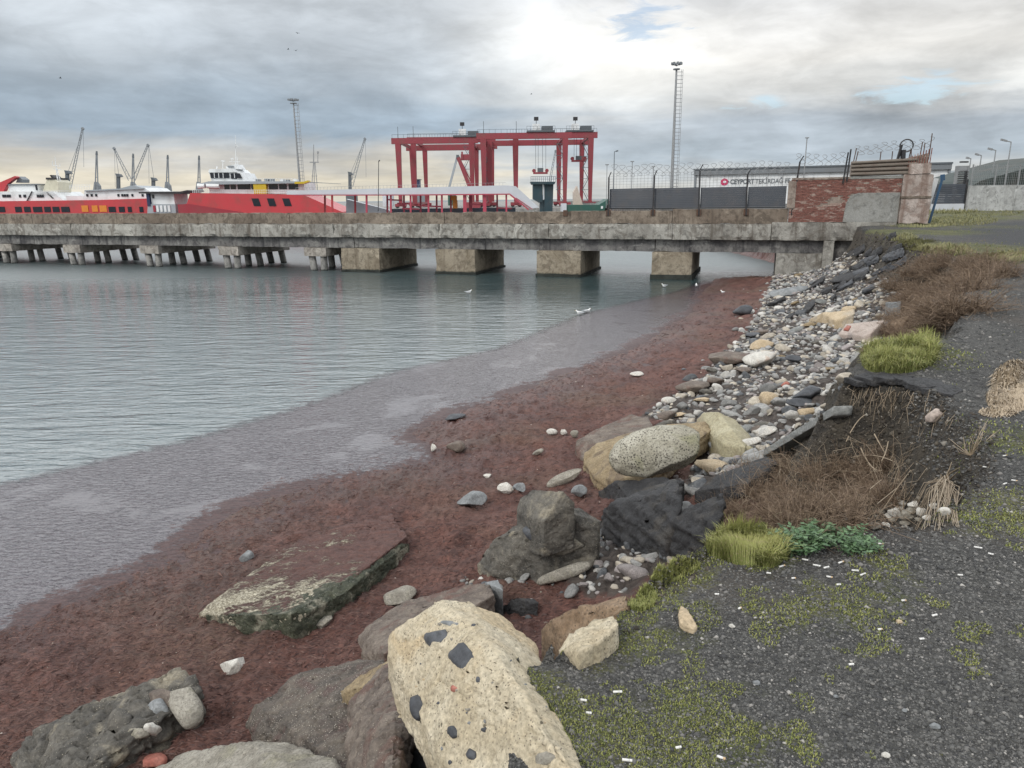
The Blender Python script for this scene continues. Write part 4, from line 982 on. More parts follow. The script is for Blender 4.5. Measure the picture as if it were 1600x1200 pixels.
# thin lamp posts behind the fence
for x, yt, Y, wp, lb in [(988, 253, 120., 1.2, 'thin lamp post with flat head behind the fence, left of the tall mast'), (1021, 261, 120., 1.2, 'shorter thin lamp post just left of the tall mast foot'), (948.5, 258, 130., .9, 'thin pale lamp post right of the red gantry cranes'), (1261, 216, 75., 1.3, 'slim pale lamp post rising above the white warehouse roof')]:
    tp = Q(x, yt, Y); t0 = thing('lamp_post', lb, 'lamp post', (tp[0], Y, 2.9)); k = Y / FPX
    mb = MB(); mb.tube([(tp[0], Y, 2.9), (tp[0], Y, tp[2])], wp * k * .55, 6); mb.build('pole', GALV, t0)
    mb = MB(); mb.box((tp[0] - 2.6 * k, Y - 1.5 * k, tp[2]), (tp[0] + 2.6 * k, Y + 1.5 * k, tp[2] + 1.3 * k)); mb.build('lamp_head', GALV, t0)
def street_light(x, yt, Y, arm, label, mat, grp=None, base=3.0, wp=1.7):
    tp = Q(x, yt, Y); t0 = thing('street_light', label, 'street light', (tp[0], Y, base), grp); k = Y / FPX
    mb = MB(); mb.tube([(tp[0], Y, base), (tp[0], Y, tp[2])], wp * k * .7, 8, wp * k * .42); mb.build('pole', mat, t0)
    mb = MB(); mb.bar((tp[0], Y, tp[2]), (tp[0] + arm * k, Y, tp[2] + abs(arm) * .22 * k), wp * k * .7); mb.build('arm', mat, t0)
    mb = MB(); mb.bar((tp[0] + arm * .5 * k, Y, tp[2] + abs(arm) * .12 * k), (tp[0] + arm * 1.25 * k, Y, tp[2] + abs(arm) * .3 * k), wp * 1.6 * k, wp * .8 * k); mb.build('lamp_head', mat, t0)
street_light(960, 237, 95., 4.5, 'dark street light with short arm right of the gantry cranes', FARDK, wp=1.2)
for x, yt, Y, a, lb in [(1580, 222, 74., -13, 'nearest and tallest street light at the right edge'), (1556, 235, 88., -10, 'second street light from the right edge'), (1533.5, 243, 104., -8, 'third street light from the right edge, beside the dark roof'), (1517, 248, 125., -6, 'farthest and shortest of the street lights on the right')]:
    street_light(x, yt, Y, a, lb, GALV, 'street lights along the port fence')

# ------------------------------------------------------------------ warehouse with lettering
wh0 = np.array(Q(1087, 300, 140.)); wh1 = np.array(Q(1478, 295, 123.)); wh0[2] = wh1[2] = 3.02
wd = wh1 - wh0; wl = np.linalg.norm(wd[:2]); wd = wd / wl; wn = np.array([-wd[1], wd[0], 0]); wn = wn if wn[1] > 0 else -wn
ware = thing('warehouse', 'long white warehouse with grey roof edge and port lettering behind the fence', 'warehouse', wh0)
def W3(s, d, z): return wh0 + wd * s + wn * d + np.array([0, 0, z - wh0[2]])
def wbox(mb, s0, s1, d0, d1, z0, z1): return mb.hexa([W3(s0, d0, z0), W3(s1, d0, z0), W3(s1, d1, z0), W3(s0, d1, z0), W3(s0, d0, z1), W3(s1, d0, z1), W3(s1, d1, z1), W3(s0, d1, z1)])
np_ = 16
for k in range(np_):
    mb = MB(); a, b = wl * k / np_, wl * (k + 1) / np_; wbox(mb, a + .02, b - .02, 0, 18, 3.02, 8.5); mb.build('wall_panel', SHIPW, ware)
mb = MB(); wbox(mb, -.4, wl + .4, -.5, 18.4, 8.5, 9.55); rf = mb.build('roof', paint('roof_grey', (.17, .185, .20), .6, .15, 0, .4), ware)
mb = MB(); wbox(mb, -.5, wl + .5, -.62, -.505, 9.35, 9.62); mb.build('roof_trim', FARDK, rf)
mb = MB(); wbox(mb, -.35, -.02, -.3, 6, 3.02, 8.49); mb.build('corner_column', FARGR, ware)
mb = MB(); wbox(mb, wl + .02, wl + .35, -.3, 6, 3.02, 8.49); mb.build('corner_column', FARGR, ware)
mb = MB(); wbox(mb, wl - 3.5, wl - 1.2, -.04, .1, 3.05, 7.2); mb.build('door', GREY, ware)
def lettering(txt, size, bold, s0, z0, mat, width):
    cu = bpy.data.curves.new('lettering', 'FONT'); cu.body = txt; cu.size = size; cu.extrude = .02; cu.offset = .035 if bold else .012
    ob = bpy.data.objects.new('lettering', cu); col.objects.link(ob)
    me = bpy.data.meshes.new_from_object(ob.evaluated_get(bpy.context.evaluated_depsgraph_get())); bpy.data.objects.remove(ob)
    co = np.array([v.co for v in me.vertices]); co[:, 0] -= co[:, 0].min(); co[:, 0] *= width / co[:, 0].max()
    o0 = np.array(ware.location)
    for v, c in zip(me.vertices, co): v.co = Vector(W3(s0 + c[0], -.06 - c[2], z0 + c[1]) - o0)
    me.materials.clear()
    place('lettering', me, mat, ware)
def sx(px, py):   # where a sight line meets the warehouse front
    d = ray(px, py); s = ((wh0 - EYE) @ wn) / (d @ wn); q = EYE + d * s; return float((q - wh0) @ wd), float(q[2])
s0, z0 = sx(1141, 287.5); s1, z1 = sx(1180, 286); s2, _ = sx(1229, 285)
lettering('CEYPORT', 1.15, True, s0, z0, FARDK, s1 - s0 - .15)
lettering('TEKİRDAĞ FE', 1.15, False, s1, z0, FARDK, s2 - s1 + .6)
PINK = paint('magenta_red', (.50, .03, .11), .4, .05)
la_, lz = sx(1126, 285); lb_, _ = sx(1138, 284)
cx_ = (la_ + lb_) / 2; rx = (lb_ - la_) / 2
mb = MB(); mb.prism([W3(cx_ + rx * math.cos(t), -.08, lz + .05 + .62 * math.sin(t)) for t in np.linspace(0, 2 * math.pi, 25)[:-1]], wn * .07); lg = mb.build('round_emblem', PINK, ware)
mb = MB(); mb.prism([W3(cx_ + .05 + rx * .42 * math.cos(t), -.1, lz + .08 + .2 * math.sin(t)) for t in np.linspace(0, 2 * math.pi, 17)[:-1]], wn * .018); mb.build('emblem_eye', SHIPW, lg)
mb = MB(); mb.prism([W3(cx_ + rx * .95, -.1, lz - .12), W3(cx_ + rx * 1.35, -.1, lz + .1), W3(cx_ + rx * .95, -.1, lz + .3)], wn * .018); mb.build('emblem_tip', FARDK, lg)

# ------------------------------------------------------------------ right: screen panel, concrete wall, wire fence, hills
ry = 66.
def zpx(y, x=1520, Y=ry): return float(Q(x, y, Y)[2])
sp = thing('slatted_gate', 'dark slatted gate panel on a low kerb between the brick ruin and concrete wall', 'gate', Q(1480, 326, ry))
xa, xb = Q(1450, 310, ry)[0], Q(1507, 310, ry)[0]
for k in range(11):
    z0 = zpx(317.5) + k * (zpx(287) - zpx(317.5)) / 11; z1 = z0 + (zpx(287) - zpx(317.5)) / 11 - .012
    mb = MB(); mb.hexa([(xa, ry, z0), (xb, ry, z0), (xb, ry + .05, z0), (xa, ry + .05, z0), (xa, ry + .03, z1), (xb, ry + .03, z1), (xb, ry + .08, z1), (xa, ry + .08, z1)]); mb.build('slat', SCREEN, sp)
mb = MB(); mb.box((xb, ry - .05, zpx(326)), (xb + .12, ry + .1, zpx(280))); mb.build('gate_post', DARKM, sp)
mb = MB(); mb.box((xa, ry - .1, 2.6), (xb, ry + .2, zpx(318.2))); mb.build('kerb', LGREY, sp)
wall = thing('concrete_wall', 'long plain pale grey concrete wall along the right edge with mesh fence on top', 'wall', Q(1560, 325, ry))
CW = concrete('pale_wall_concrete', (.38, .385, .38), (.46, .465, .46), (.27, .27, .26), .6)
x_ = xb + .15
for k in range(6):
    mb = MB(); mb.box((x_ + .01, ry - .3 + .01 * (k % 2), 2.4), (x_ + 4.1, ry, zpx(290))); mb.build('wall_panel', CW, wall); x_ += 4.11
mb = MB()
for k in range(12): mb.bar((xb + .3 + k * 2.05, ry - .15, zpx(290)), (xb + .3 + k * 2.05, ry - .15, zpx(257)), .09)
mb.build('fence_posts', GALV, wall, kind='stuff')
mb = MB()
for x in np.arange(xb + .3, x_, .16): mb.bar((x, ry - .15, zpx(289.5)), (x, ry - .15, zpx(258)), .013)
for z in np.arange(zpx(289), zpx(258), .2): mb.bar((xb + .3, ry - .15, z), (x_, ry - .15, z), .013)
mb.build('mesh_wires', GALV, wall, kind='stuff')
ls = thing('louvre_tower', 'narrow stack of dark louvres with small lamps on top above the slatted gate', 'tower', Q(1504, 290, ry + 4))
xl, xr = Q(1496.5, 280, ry + 4)[0], Q(1512, 280, ry + 4)[0]
for k in range(8):
    z0 = zpx(293 - k * 3.7); mb = MB(); mb.hexa([(xl, ry + 4, z0), (xr, ry + 4, z0), (xr, ry + 4.6, z0 + .05), (xl, ry + 4.6, z0 + .05), (xl, ry + 4, z0 + .08), (xr, ry + 4, z0 + .08), (xr, ry + 4.6, z0 + .13), (xl, ry + 4.6, z0 + .13)]); mb.build('louvre', DARKM, ls)
for x in (xl, xr):
    mb = MB(); mb.box((x - .06, ry + 4.05, 3), (x + .06, ry + 4.55, zpx(256))); mb.build('upright', GALV, ls)
mb = MB(); mb.box((xl, ry + 4.1, zpx(264)), (xr, ry + 4.3, zpx(256))); mb.build('top_box', GALV, ls)
for q in (.3, .7):
    mb = MB(); mb.box((xl + (xr - xl) * q - .15, ry + 4, zpx(251)), (xl + (xr - xl) * q + .15, ry + 4.3, zpx(248.5))); mb.build('lamp_head', DARKM, ls)
# dark roofed shed and hills
DKG = paint('dark_green_roof', (.025, .04, .036), .7, .3, 0, .3)
shd = thing('dark_shed', 'dark green shed with sloping ribbed roof behind the wire fence at right edge', 'shed', Q(1570, 300, 84.))
pts = [(1515, 292), (1534, 282), (1600, 264), (1690, 240), (1690, 300), (1515, 300)]
mb = MB(); poly(mb, pts, 84., 0, 14); mb.build('wall', DKG, shd)
for k in range(17):
    x = 1522 + k * 9.5; yt = np.interp(x, [1515, 1534, 1600, 1690], [292, 282, 264, 240]); mb = MB(); ln(mb, (x, 300), (x, yt - .5), 1.6, 84., -.06); mb.build('rib', DKG, shd)
def hill(name, xs, base_y, Y, mat, kind='structure', depth=200):
    mb = MB(); n = len(xs); f = []; v = []
    for d_, s_ in ((0, 0.), (depth * .25, .7), (depth * .5, 1.), (depth, .6)):
        for x, y in xs:
            q = Q(x, y, Y); v.append((q[0], Y + d_, 2.0 + (q[2] - 2.0) * s_))
    for i in range(3):
        for j in range(n - 1): f.append((i * n + j, i * n + j + 1, (i + 1) * n + j + 1, (i + 1) * n + j))
    mb.add(v, f); return mb.build(name, mat, smooth=True, kind=kind)
FARHILL = concrete('far_hill', (.19, .215, .225), (.24, .26, .265), (.16, .19, .20))
hill('hills', [(-700, 322), (-300, 318), (0, 317), (300, 315), (500, 316), (700, 313), (900, 311), (1100, 309), (1300, 303), (1440, 290), (1480, 276), (1510, 270), (1530, 266), (1560, 262), (1620, 258), (1720, 250), (1900, 262), (2400, 285)], 330, 900., FARHILL)
# ------------------------------------------------------------------ cluttered far shore: containers and sheds
for i, (x0, x1, y0, mt_, lb, nm, cat) in enumerate([(598, 613, 303, LGREY, 'pale box shed seen under the gangway left of the gantry legs', 'storage_shed', 'shed'), (646, 664, 300, FARGR, 'grey box shed behind the left gantry crane', 'storage_shed', 'shed'), (700, 712, 300, GREEN, 'green stacked container between the gantry legs', 'shipping_container', 'container'), (760, 772, 296, FARDK, 'dark equipment box behind the gangway roof', 'equipment_box', 'container'), (648, 656, 281, NAVY, 'dark blue frame shaped gantry seen between the crane legs', 'frame_tower', 'tower')]):
    mb = MB(); t0 = thing(nm, lb, cat, Q((x0 + x1) / 2, 331, 300. + i * 3)); bx(mb, x0, y0, x1, 331, 300. + i * 3, 0, 5); mb.build('wall', mt_, t0)
    mb = MB(); bx(mb, x0 - .5, y0 - 1.2, x1 + .5, y0, 300. + i * 3, -.3, 5.3); mb.build('roof', FARDK, t0)
# ================================================================== rocks along the bank
S_YEL = stone('yellow_limestone', (.43, .365, .255), (.54, .48, .365), (.47, .38, .25), 3.5, (.13, .11, .085), 70, .27, .8, .9, 55, .012, pit=24)
S_DARK = stone('dark_shelly_rock', (.075, .062, .052), (.15, .125, .10), (.10, .065, .055), 5, (.55, .50, .42), 60, .26, 1., .7, 45, .02)
S_BROWN = stone('brown_weathered_slab', (.11, .085, .07), (.20, .165, .135), (.13, .075, .06), 4, (.45, .40, .33), 70, .2, .9, .75, 40, .02)
S_PALE = stone('pale_shelly_rock', (.22, .20, .165), (.36, .335, .285), (.27, .25, .19), 5, (.10, .09, .075), 55, .3, .9, .85, 45, .02)
S_SPECK = stone('speckled_granite_rock', (.29, .27, .21), (.44, .415, .345), (.27, .26, .17), 3, (.06, .053, .042), 34, .46, 1., .85, 50, .015)
S_OLIVE = stone('smooth_olive_rock', (.30, .265, .165), (.40, .365, .25), (.36, .31, .21), 2.5, None, bump=.25, rough=.75, fine=30, dist=.01)
S_CONG = stone('conglomerate_rock', (.075, .07, .062), (.155, .142, .12), (.29, .255, .19), 3.2, (.42, .38, .30), 45, .2, 1., .75, 30, .03)
S_OCHRE = stone('ochre_rock', (.22, .165, .095), (.33, .26, .16), (.16, .12, .08), 4, (.09, .075, .05), 55, .26, .8, .85, 45, .015)
S_GREYST = stone('grey_stone', (.16, .17, .175), (.25, .26, .265), None, 4, (.5, .48, .45), 80, .12, .4, .7, 45, .01)
S_PALEST = stone('whitish_stone', (.46, .44, .40), (.60, .58, .53), (.50, .40, .33), 5, (.25, .2, .17), 60, .15, .6, .85, 45, .01)
S_SLATE = stone('dark_slate_stone', (.045, .048, .055), (.085, .09, .10), None, 4, None, bump=.4, rough=.6, fine=40, dist=.01)
S_TAN = stone('tan_rock', (.40, .31, .20), (.52, .42, .29), (.42, .36, .28), 3, (.22, .17, .11), 60, .2, .6, .85, 45, .012)
S_PINK = stone('pinkish_concrete_slab', (.38, .31, .27), (.46, .395, .35), None, 3, (.3, .25, .22), 70, .2, .4, .85, 45, .01)
S_ASPH = stone('broken_asphalt', (.022, .022, .024), (.045, .045, .048), (.06, .055, .05), 4, (.16, .15, .14), 60, .2, 1., .7, 60, .02)
def weedy_mat():
    mt, t, b = base_mat('weedy_slab'); p = t.coord('Object'); q = t.mapping(p, (5, 16, 8), (0, 0, .75))
    st = t.noise(q, 1., 8, .7, 1.1); big = t.noise(p, 1.5, 4, .55, .5); f = t.noise(p, 40, 6, .65); x, y, z = t.sep(p)
    red = t.mix(t.step(st, .35, .65), (.070, .032, .027), (.135, .065, .052))
    left_ = t.math('ADD', t.math('MULTIPLY', x, -.16), t.math('MULTIPLY', y, -.12))
    k = t.step(t.math('ADD', t.math('ADD', t.math('MULTIPLY', big, .9), t.math('MULTIPLY', st, 1.0)), left_), .98, 1.12)
    c = t.mix(k, red, t.mix(t.step(f, .35, .7), (.20, .17, .115), (.50, .46, .36))); c = t.mix(.8, c, t.ramp(f, [(.25, .45), (.75, 1.5)]), 'MULTIPLY')
    t.put(b, 'Base Color', c); t.put(b, 'Roughness', .75); t.put(b, 'Normal', t.bump(t.math('ADD', st, t.math('ADD', t.math('MULTIPLY', f, .5), t.math('MULTIPLY', k, .5))), .9, .03)); return mt
S_WEEDY = weedy_mat()
S_GREENY = stone('green_weed_edge', (.035, .042, .026), (.075, .08, .05), (.24, .225, .17), 6, (.45, .42, .34), 60, .2, 1., .7, 35, .03)
S_RED = stone('red_brick_piece', (.30, .10, .075), (.40, .17, .13), None, 5, None, bump=.4)
S_RUSTY = stone('rust_brown_slab', (.19, .125, .075), (.29, .21, .14), (.15, .10, .065), 5, (.09, .07, .05), 60, .3, .9, .85, 45, .015)
S_GREYC = stone('grey_concrete_beam', (.19, .195, .19), (.27, .275, .265), None, 3, None, bump=.35, fine=40, dist=.01)
ROCKS = {}
def finish_rock(bm, name, label, cat, mat, amp, nscale, seed, smooth, parent=None, group=None, strata=0., rnd_edge=1):
    for _ in range(rnd_edge): bmesh.ops.smooth_vert(bm, verts=bm.verts, factor=.5, use_axis_x=True, use_axis_y=True, use_axis_z=True)
    bm.normal_update()
    v = np.array([q.co for q in bm.verts]); n = np.array([q.normal for q in bm.verts])
    d = fbm(v * nscale + seed * 3.1, 4, seed) * amp * 2 + fbm(v * nscale * 4.3 + seed, 3, seed + 7) * amp * .7
    rg = np.abs(fbm(v * nscale * 1.7 + seed * 1.7, 3, seed + 11)); d = d - np.exp(-rg / .03) * amp * .9 + fbm(v * nscale * 11 + seed, 3, seed + 19) * amp * .5
    if strata: d = d + np.abs(((v[:, 2] + fbm(v * 2, 2, seed) * .06) * strata) % 1 - .5) * amp * 1.2
    v = v + n * d[:, None]
    me = bpy.data.meshes.new(name)
    o0 = np.array([(v[:, 0].min() + v[:, 0].max()) / 2, (v[:, 1].min() + v[:, 1].max()) / 2, v[:, 2].min()])
    if parent is not None: o0 = root_of(parent)
    for q, c in zip(bm.verts, v - o0): q.co = c
    if smooth:
        for f in bm.faces: f.smooth = True
    bm.to_mesh(me); bm.free()
    o = place(name, me, mat, parent, None if parent is not None else o0, label=label, cat=cat, group=group)
    return o
def split_long(bm, target, maxit=7):
    for _ in range(maxit):
        ed = [e for e in bm.edges if e.calc_length() > target]
        if not ed: break
        bmesh.ops.subdivide_edges(bm, edges=ed, cuts=1)
        bmesh.ops.triangulate(bm, faces=[f for f in bm.faces if len(f.verts) > 3])
def hull(name, label, mat, pts, drop='ground', target=.05, amp=.02, nscale=4., seed=1, smooth=True, cat='rock', parent=None, group=None, strata=0., rnd_edge=0, sink=.12):
    """solid whose upper corners are given; its sides go down to the ground or by a fixed thickness"""
    pts = [np.array(q, float) for q in pts]; low = []
    for q in pts:
        z = min(q[2] - .04, H(q[0], q[1]) - sink) if drop == 'ground' else q[2] - drop
        low.append(np.array([q[0], q[1], z]))
    if drop == 'ground':
        c = np.mean(pts, 0); back = [c + (q - c) * np.array([1.0, 1.0, 0]) for q in pts]
    bm = bmesh.new()
    for q in pts + low: bm.verts.new(Vector([float(k) for k in q]))
    r = bmesh.ops.convex_hull(bm, input=bm.verts)
    junk = [g for g in set(r['geom_interior']) | set(r['geom_unused']) if isinstance(g, bmesh.types.BMVert)]
    bmesh.ops.delete(bm, geom=junk, context='VERTS')
    bmesh.ops.triangulate(bm, faces=bm.faces); split_long(bm, target)
    o = finish_rock(bm, name, label, cat, mat, amp, nscale, seed, smooth, parent, group, strata, rnd_edge)
    ROCKS[label or name] = o; return o
def ball(name, label, mat, cx, cy, wpx, hpx, depth=.8, tilt=0., dz=None, seed=1, facets=10, amp=.03, sub=4, cat='rock', group=None, parent=None, yaw=0., near=1.):
    """boulder with given size in the frame standing on the ground; depth relative to its width"""
    g = T(cx, cy + hpx * .42); dist = np.linalg.norm(g - EYE) * near; a = wpx / 2 * dist / FPX; c = hpx / 2 * dist / FPX
    ctr = PD(cx, cy, dist) if dz is None else g + np.array([0, 0, dz])
    bm = bmesh.new(); bmesh.ops.create_icosphere(bm, subdivisions=sub, radius=1)
    v = np.array([q.co for q in bm.verts]); rg = np.random.default_rng(seed)
    for k in range(facets):
        n = rg.normal(size=3); n /= np.linalg.norm(n); d = rg.uniform(.5, .85); e = v @ n - d; v = v - np.outer(np.maximum(e, 0), n)
    v = v / np.abs(v).max(0)
    v = v * [a, a * depth, c]
    ty = math.radians(tilt); ya = math.radians(yaw)
    M = np.array([[math.cos(ty), 0, math.sin(ty)], [0, 1, 0], [-math.sin(ty), 0, math.cos(ty)]])
    M = np.array([[math.cos(ya), -math.sin(ya), 0], [math.sin(ya), math.cos(ya), 0], [0, 0, 1]]) @ M
    v = v @ M.T + ctr
    for q, cc in zip(bm.verts, v): q.co = cc
    return finish_rock(bm, name, label, cat, mat, amp * min(a, c) * 2.2, 1.1 / max(a, c), seed, True, parent, group, rnd_edge=0)
def surf(o, px, py):
    """point and normal where a sight line meets an object"""
    me = o.data; off = root_of(o)
    t_ = BVHTree.FromPolygons([tuple(np.array(v.co) + off) for v in me.vertices], [tuple(p_.vertices) for p_ in me.polygons])
    d = ray(px, py); h_ = t_.ray_cast(Vector(EYE), Vector(d / np.linalg.norm(d)))
    return (np.array(h_[0]), np.array(h_[1])) if h_[0] is not None else (None, None)
def inset(o, mat, px, py, wpx, hpx, seed, name='embedded_stone', out=.25, tilt=0., label=None):
    """a pebble set into the face of a rock"""
    s, n = surf(o, px, py)
    if s is None: return None
    dist = np.linalg.norm(s - EYE); a = wpx / 2 * dist / FPX; c = hpx / 2 * dist / FPX
    if n @ (EYE - s) < 0: n = -n
    vd = (s - EYE) / dist; vn = min(vd @ n, -.3)
    x = RIGHT - vd * (RIGHT @ n) / vn; y = UP - vd * (UP @ n) / vn
    t_ = math.radians(tilt); x, y = x * math.cos(t_) + y * math.sin(t_), y * math.cos(t_) - x * math.sin(t_)
    bm = bmesh.new(); bmesh.ops.create_icosphere(bm, subdivisions=3, radius=1); v = np.array([q.co for q in bm.verts]); rg = np.random.default_rng(seed)
    for k in range(9):
        m_ = rg.normal(size=3); m_ /= np.linalg.norm(m_); d = rg.uniform(.62, .9); v = v - np.outer(np.maximum(v @ m_ - d, 0), m_)
    v = v / np.abs(v).max(0); th = min(a, c) * .8
    v = s + np.outer(v[:, 0] * a, x) + np.outer(v[:, 1] * c, y) + np.outer(v[:, 2] * th - th * (1 - out * 2), n)
    for q, cc in zip(bm.verts, v): q.co = cc
    o2 = finish_rock(bm, name, label, None, mat, .0015, 30, seed, True, o, rnd_edge=0)
    return o2

# big yellow boulder in the foreground
yp = [(607, 992, 2.70), (613, 984, 2.74), (638, 980, 2.80), (660, 955, 2.86), (690, 934, 2.90), (738, 941, 2.86), (790, 966, 2.74), (836, 1003, 2.70), (745, 985, 2.97), (778, 1020, 3.0), (792, 1060, 3.0),
      (815, 1100, 3.0), (850, 1150, 3.0), (890, 1200, 3.0), (930, 1260, 3.0), (604, 1020, 2.66), (616, 1062, 2.60), (642, 1090, 2.60), (655, 1125, 2.58), (690, 1180, 2.60), (705, 1205, 2.62), (735, 1270, 2.65)]
yel = hull('yellow_boulder', 'big pale yellow boulder with dark stones set in it, at the bank edge', S_YEL, [P(*q) for q in yp], .15, .022, .014, 7, 3, rnd_edge=1)
for q in [(683, 997, 40, 38, 1), (722, 1024, 46, 44, 2), (652, 1102, 24, 44, 3), (706, 1144, 19, 20, 4), (736, 1178, 15, 18, 5), (746, 1061, 8, 10, 6), (754, 1140, 9, 11, 11)]: inset(yel, S_SLATE, *q, out=.3)
inset(yel, S_GREYST, 703, 975, 36, 10, 7, out=.3, tilt=-8); inset(yel, S_RED, 708, 1076, 10, 12, 8); inset(yel, S_PALE, 850, 1187, 30, 26, 9)
rg = np.random.default_rng(8)
for k in range(26): inset(yel, [S_SLATE, S_GREYST, S_TAN, S_PALE][k % 4], rg.uniform(625, 860), rg.uniform(960, 1195), rg.uniform(4, 9), rg.uniform(4, 9), 400 + k, 'grit', out=.2)
hull('dark_shelly_rock', 'dark flat rock covered with white shell specks left of the big yellow boulder', S_DARK,
     [G(382, 1132, .02), G(400, 1102, .12), G(470, 1052, .22), G(540, 1034, .30), G(600, 1030, .34), G(612, 1075, .36), G(590, 1150, .30), G(560, 1215, .22), G(440, 1185, .14), G(396, 1158, .03)], target=.04, amp=.03, nscale=5, seed=5)
hull('ridged_rock', 'upright ridged brown rock leaning against the left side of the yellow boulder', S_BROWN,
     [G(548, 1092, .42), G(600, 1040, .55), G(622, 1030, .62), G(642, 1085, .66), G(646, 1130, .62), G(612, 1210, .5), G(590, 1260, .42), G(546, 1250, .32), G(565, 1150, .40)], target=.035, amp=.035, nscale=6, seed=6, strata=9)
hull('ochre_ledge', 'narrow ochre ledge of rock just left of the yellow boulder', S_OCHRE,
     [G(532, 1080, .42), G(560, 1055, .5), G(610, 1032, .6), G(620, 1050, .6), G(600, 1068, .56), G(548, 1100, .42)], drop=.3, target=.035, amp=.02, nscale=8, seed=8)
hull('pale_flat_rock', 'pale grey flat rock cut by the bottom edge of the picture', S_PALE,
     [G(232, 1205, .02), G(288, 1176, .15), G(380, 1160, .24), G(450, 1160, .28), G(522, 1186, .28), G(560, 1240, .26), G(400, 1270, .22), G(250, 1250, .05)], target=.04, amp=.02, nscale=5, seed=9)
hull('dark_hollow_rock', 'dark grey rock in the hollow under the yellow boulder', S_SLATE,
     [P(622, 1185, 2.1), P(650, 1152, 2.25), P(672, 1160, 2.3), P(668, 1200, 2.25), P(640, 1225, 2.1)], .4, .04, .015, 6, 10)
hull('orange_brown_rock', 'small orange brown rock under the lower edge of the yellow boulder', S_RUSTY,
     [P(660, 1205, 2.35), P(682, 1165, 2.45), P(704, 1200, 2.4), P(700, 1240, 2.35)], .4, .03, .02, 8, 11)
hull('brown_slab', 'brown weathered slab lying just behind the yellow boulder', S_BROWN,
     [G(562, 994, .05), G(580, 972, .16), G(640, 938, .24), G(720, 916, .26), G(762, 911, .30), G(772, 930, .34), G(720, 960, .36), G(600, 1022, .26), G(566, 1022, .04)], target=.04, amp=.025, nscale=5, seed=12, strata=10)
hull('angular_grey_stone', 'angular pale grey stone standing at the end of the brown slab', S_GREYST,
     [G(754, 934, .08), G(758, 910, .3), G(778, 905, .34), G(786, 922, .28), G(782, 940, .1)], target=.03, amp=.008, nscale=8, seed=13)
hull('long_dark_weed_ridge', 'low dark weedy ridge of stone behind the yellow boulder', S_ASPH,
     [G(782, 950, .03), G(800, 936, .1), G(830, 934, .12), G(842, 942, .08), G(838, 950, .02), G(800, 955, .02)], target=.03, amp=.02, nscale=10, seed=14)
slab = hull('weedy_slab', 'large tilted slab with red seaweed and white shell patches on the beach', S_WEEDY,
     [G(308, 958, .01), G(330, 944, .03), G(452, 848, .05), G(530, 822, .06), G(612, 802, .08), G(636, 838, .16), G(622, 850, .17), G(530, 916, .19), G(480, 958, .20), G(455, 964, .19), G(400, 962, .10)], target=.04, amp=.028, nscale=4, seed=15)
hull('slab_edge', None, S_GREENY, [G(322, 962, .02), G(400, 960, .12), G(455, 960, .21), G(484, 954, .22), G(534, 913, .21), G(626, 849, .19), G(640, 848, .12), G(540, 926, .12), G(470, 984, .04), G(440, 980, .04), G(390, 974, .03)], target=.04, amp=.03, nscale=7, seed=16, cat=None, parent=slab)
block = hull('conglomerate_block', 'long low conglomerate block with pale stones in its side at lower left', S_CONG,
     [G(22, 1180, .02), G(60, 1140, .10), G(110, 1115, .18), G(200, 1078, .25), G(280, 1048, .30), G(304, 1056, .33), G(312, 1082, .28), G(300, 1118, .12), G(262, 1146, .05), G(180, 1160, .10), G(150, 1205, .06), G(60, 1260, .06), G(30, 1230, .02)], target=.04, amp=.06, nscale=5, seed=17, strata=6)
for a in [(286, 1096, 46, 62, 1, S_PALE), (246, 1112, 34, 34, 2, S_GREYST), (243, 1140, 24, 18, 3, S_PALEST), (212, 1146, 34, 16, 4, S_PALE), (186, 1128, 34, 40, 5, S_CONG), (250, 1090, 40, 30, 6, S_BROWN)]: inset(block, a[5], *a[:5], out=.28)
bould = hull('conglomerate_boulder', 'dark conglomerate boulder with a squared knob on top in the middle of the beach', S_CONG,
     [G(745, 882, .04), G(762, 893, .04), G(800, 899, .04), G(842, 906, .04), G(905, 870, .14), G(934, 836, .30), G(938, 815, .42), G(905, 793, .62), G(880, 800, .66), G(845, 822, .58), G(800, 822, .5), G(775, 842, .36), G(752, 868, .14)], target=.045, amp=.035, nscale=3.6, seed=18)
hull('squared_knob', None, S_CONG, [G(807, 800, .62), G(812, 778, .82), G(832, 765, .92), G(880, 768, .92), G(898, 785, .84), G(898, 802, .7), G(850, 816, .74), G(836, 812, .74)], drop=.4, target=.04, amp=.015, nscale=5, seed=19, cat=None, parent=bould)
for a in [(836, 832, 40, 32, 1, S_SLATE), (880, 850, 70, 36, 3, S_PALE)]: inset(bould, a[5], *a[:5], out=.3)
ball('long_grey_rock', 'long rounded grey rock lying by the foot of the conglomerate boulder', S_PALE, 881, 896, 90, 22, .3, -20, seed=20, facets=4)
ball('grey_green_stone', 'single grey green stone on the red beach left of the conglomerate boulder', S_GREYST, 738, 781, 48, 26, .8, 0, seed=21)
ball('white_shelly_stone', 'white shelly stone behind the knob of the conglomerate boulder', S_PALEST, 790, 763, 27, 18, .8, 0, seed=22)
ball('small_grey_stone', 'small blue grey stone right beside the white shelly stone', S_GREYST, 812, 762, 22, 18, .8, 0, seed=23)
ball('log_shaped_rock', 'log shaped grey rock pointing at the layered slab', S_PALE, 882, 747, 62, 20, .3, -26, seed=24, facets=4)
hull('layered_slab', 'layered ochre slab under the big speckled rock', S_OCHRE,
     [G(912, 724, .12), G(914, 708, .20), G(935, 693, .28), G(975, 680, .34), G(1040, 664, .40), G(1100, 660, .42), G(1112, 672, .36), G(1020, 735, .26), G(965, 750, .22), G(930, 746, .14)], drop=.3, target=.05, amp=.025, nscale=4, seed=25, strata=8)
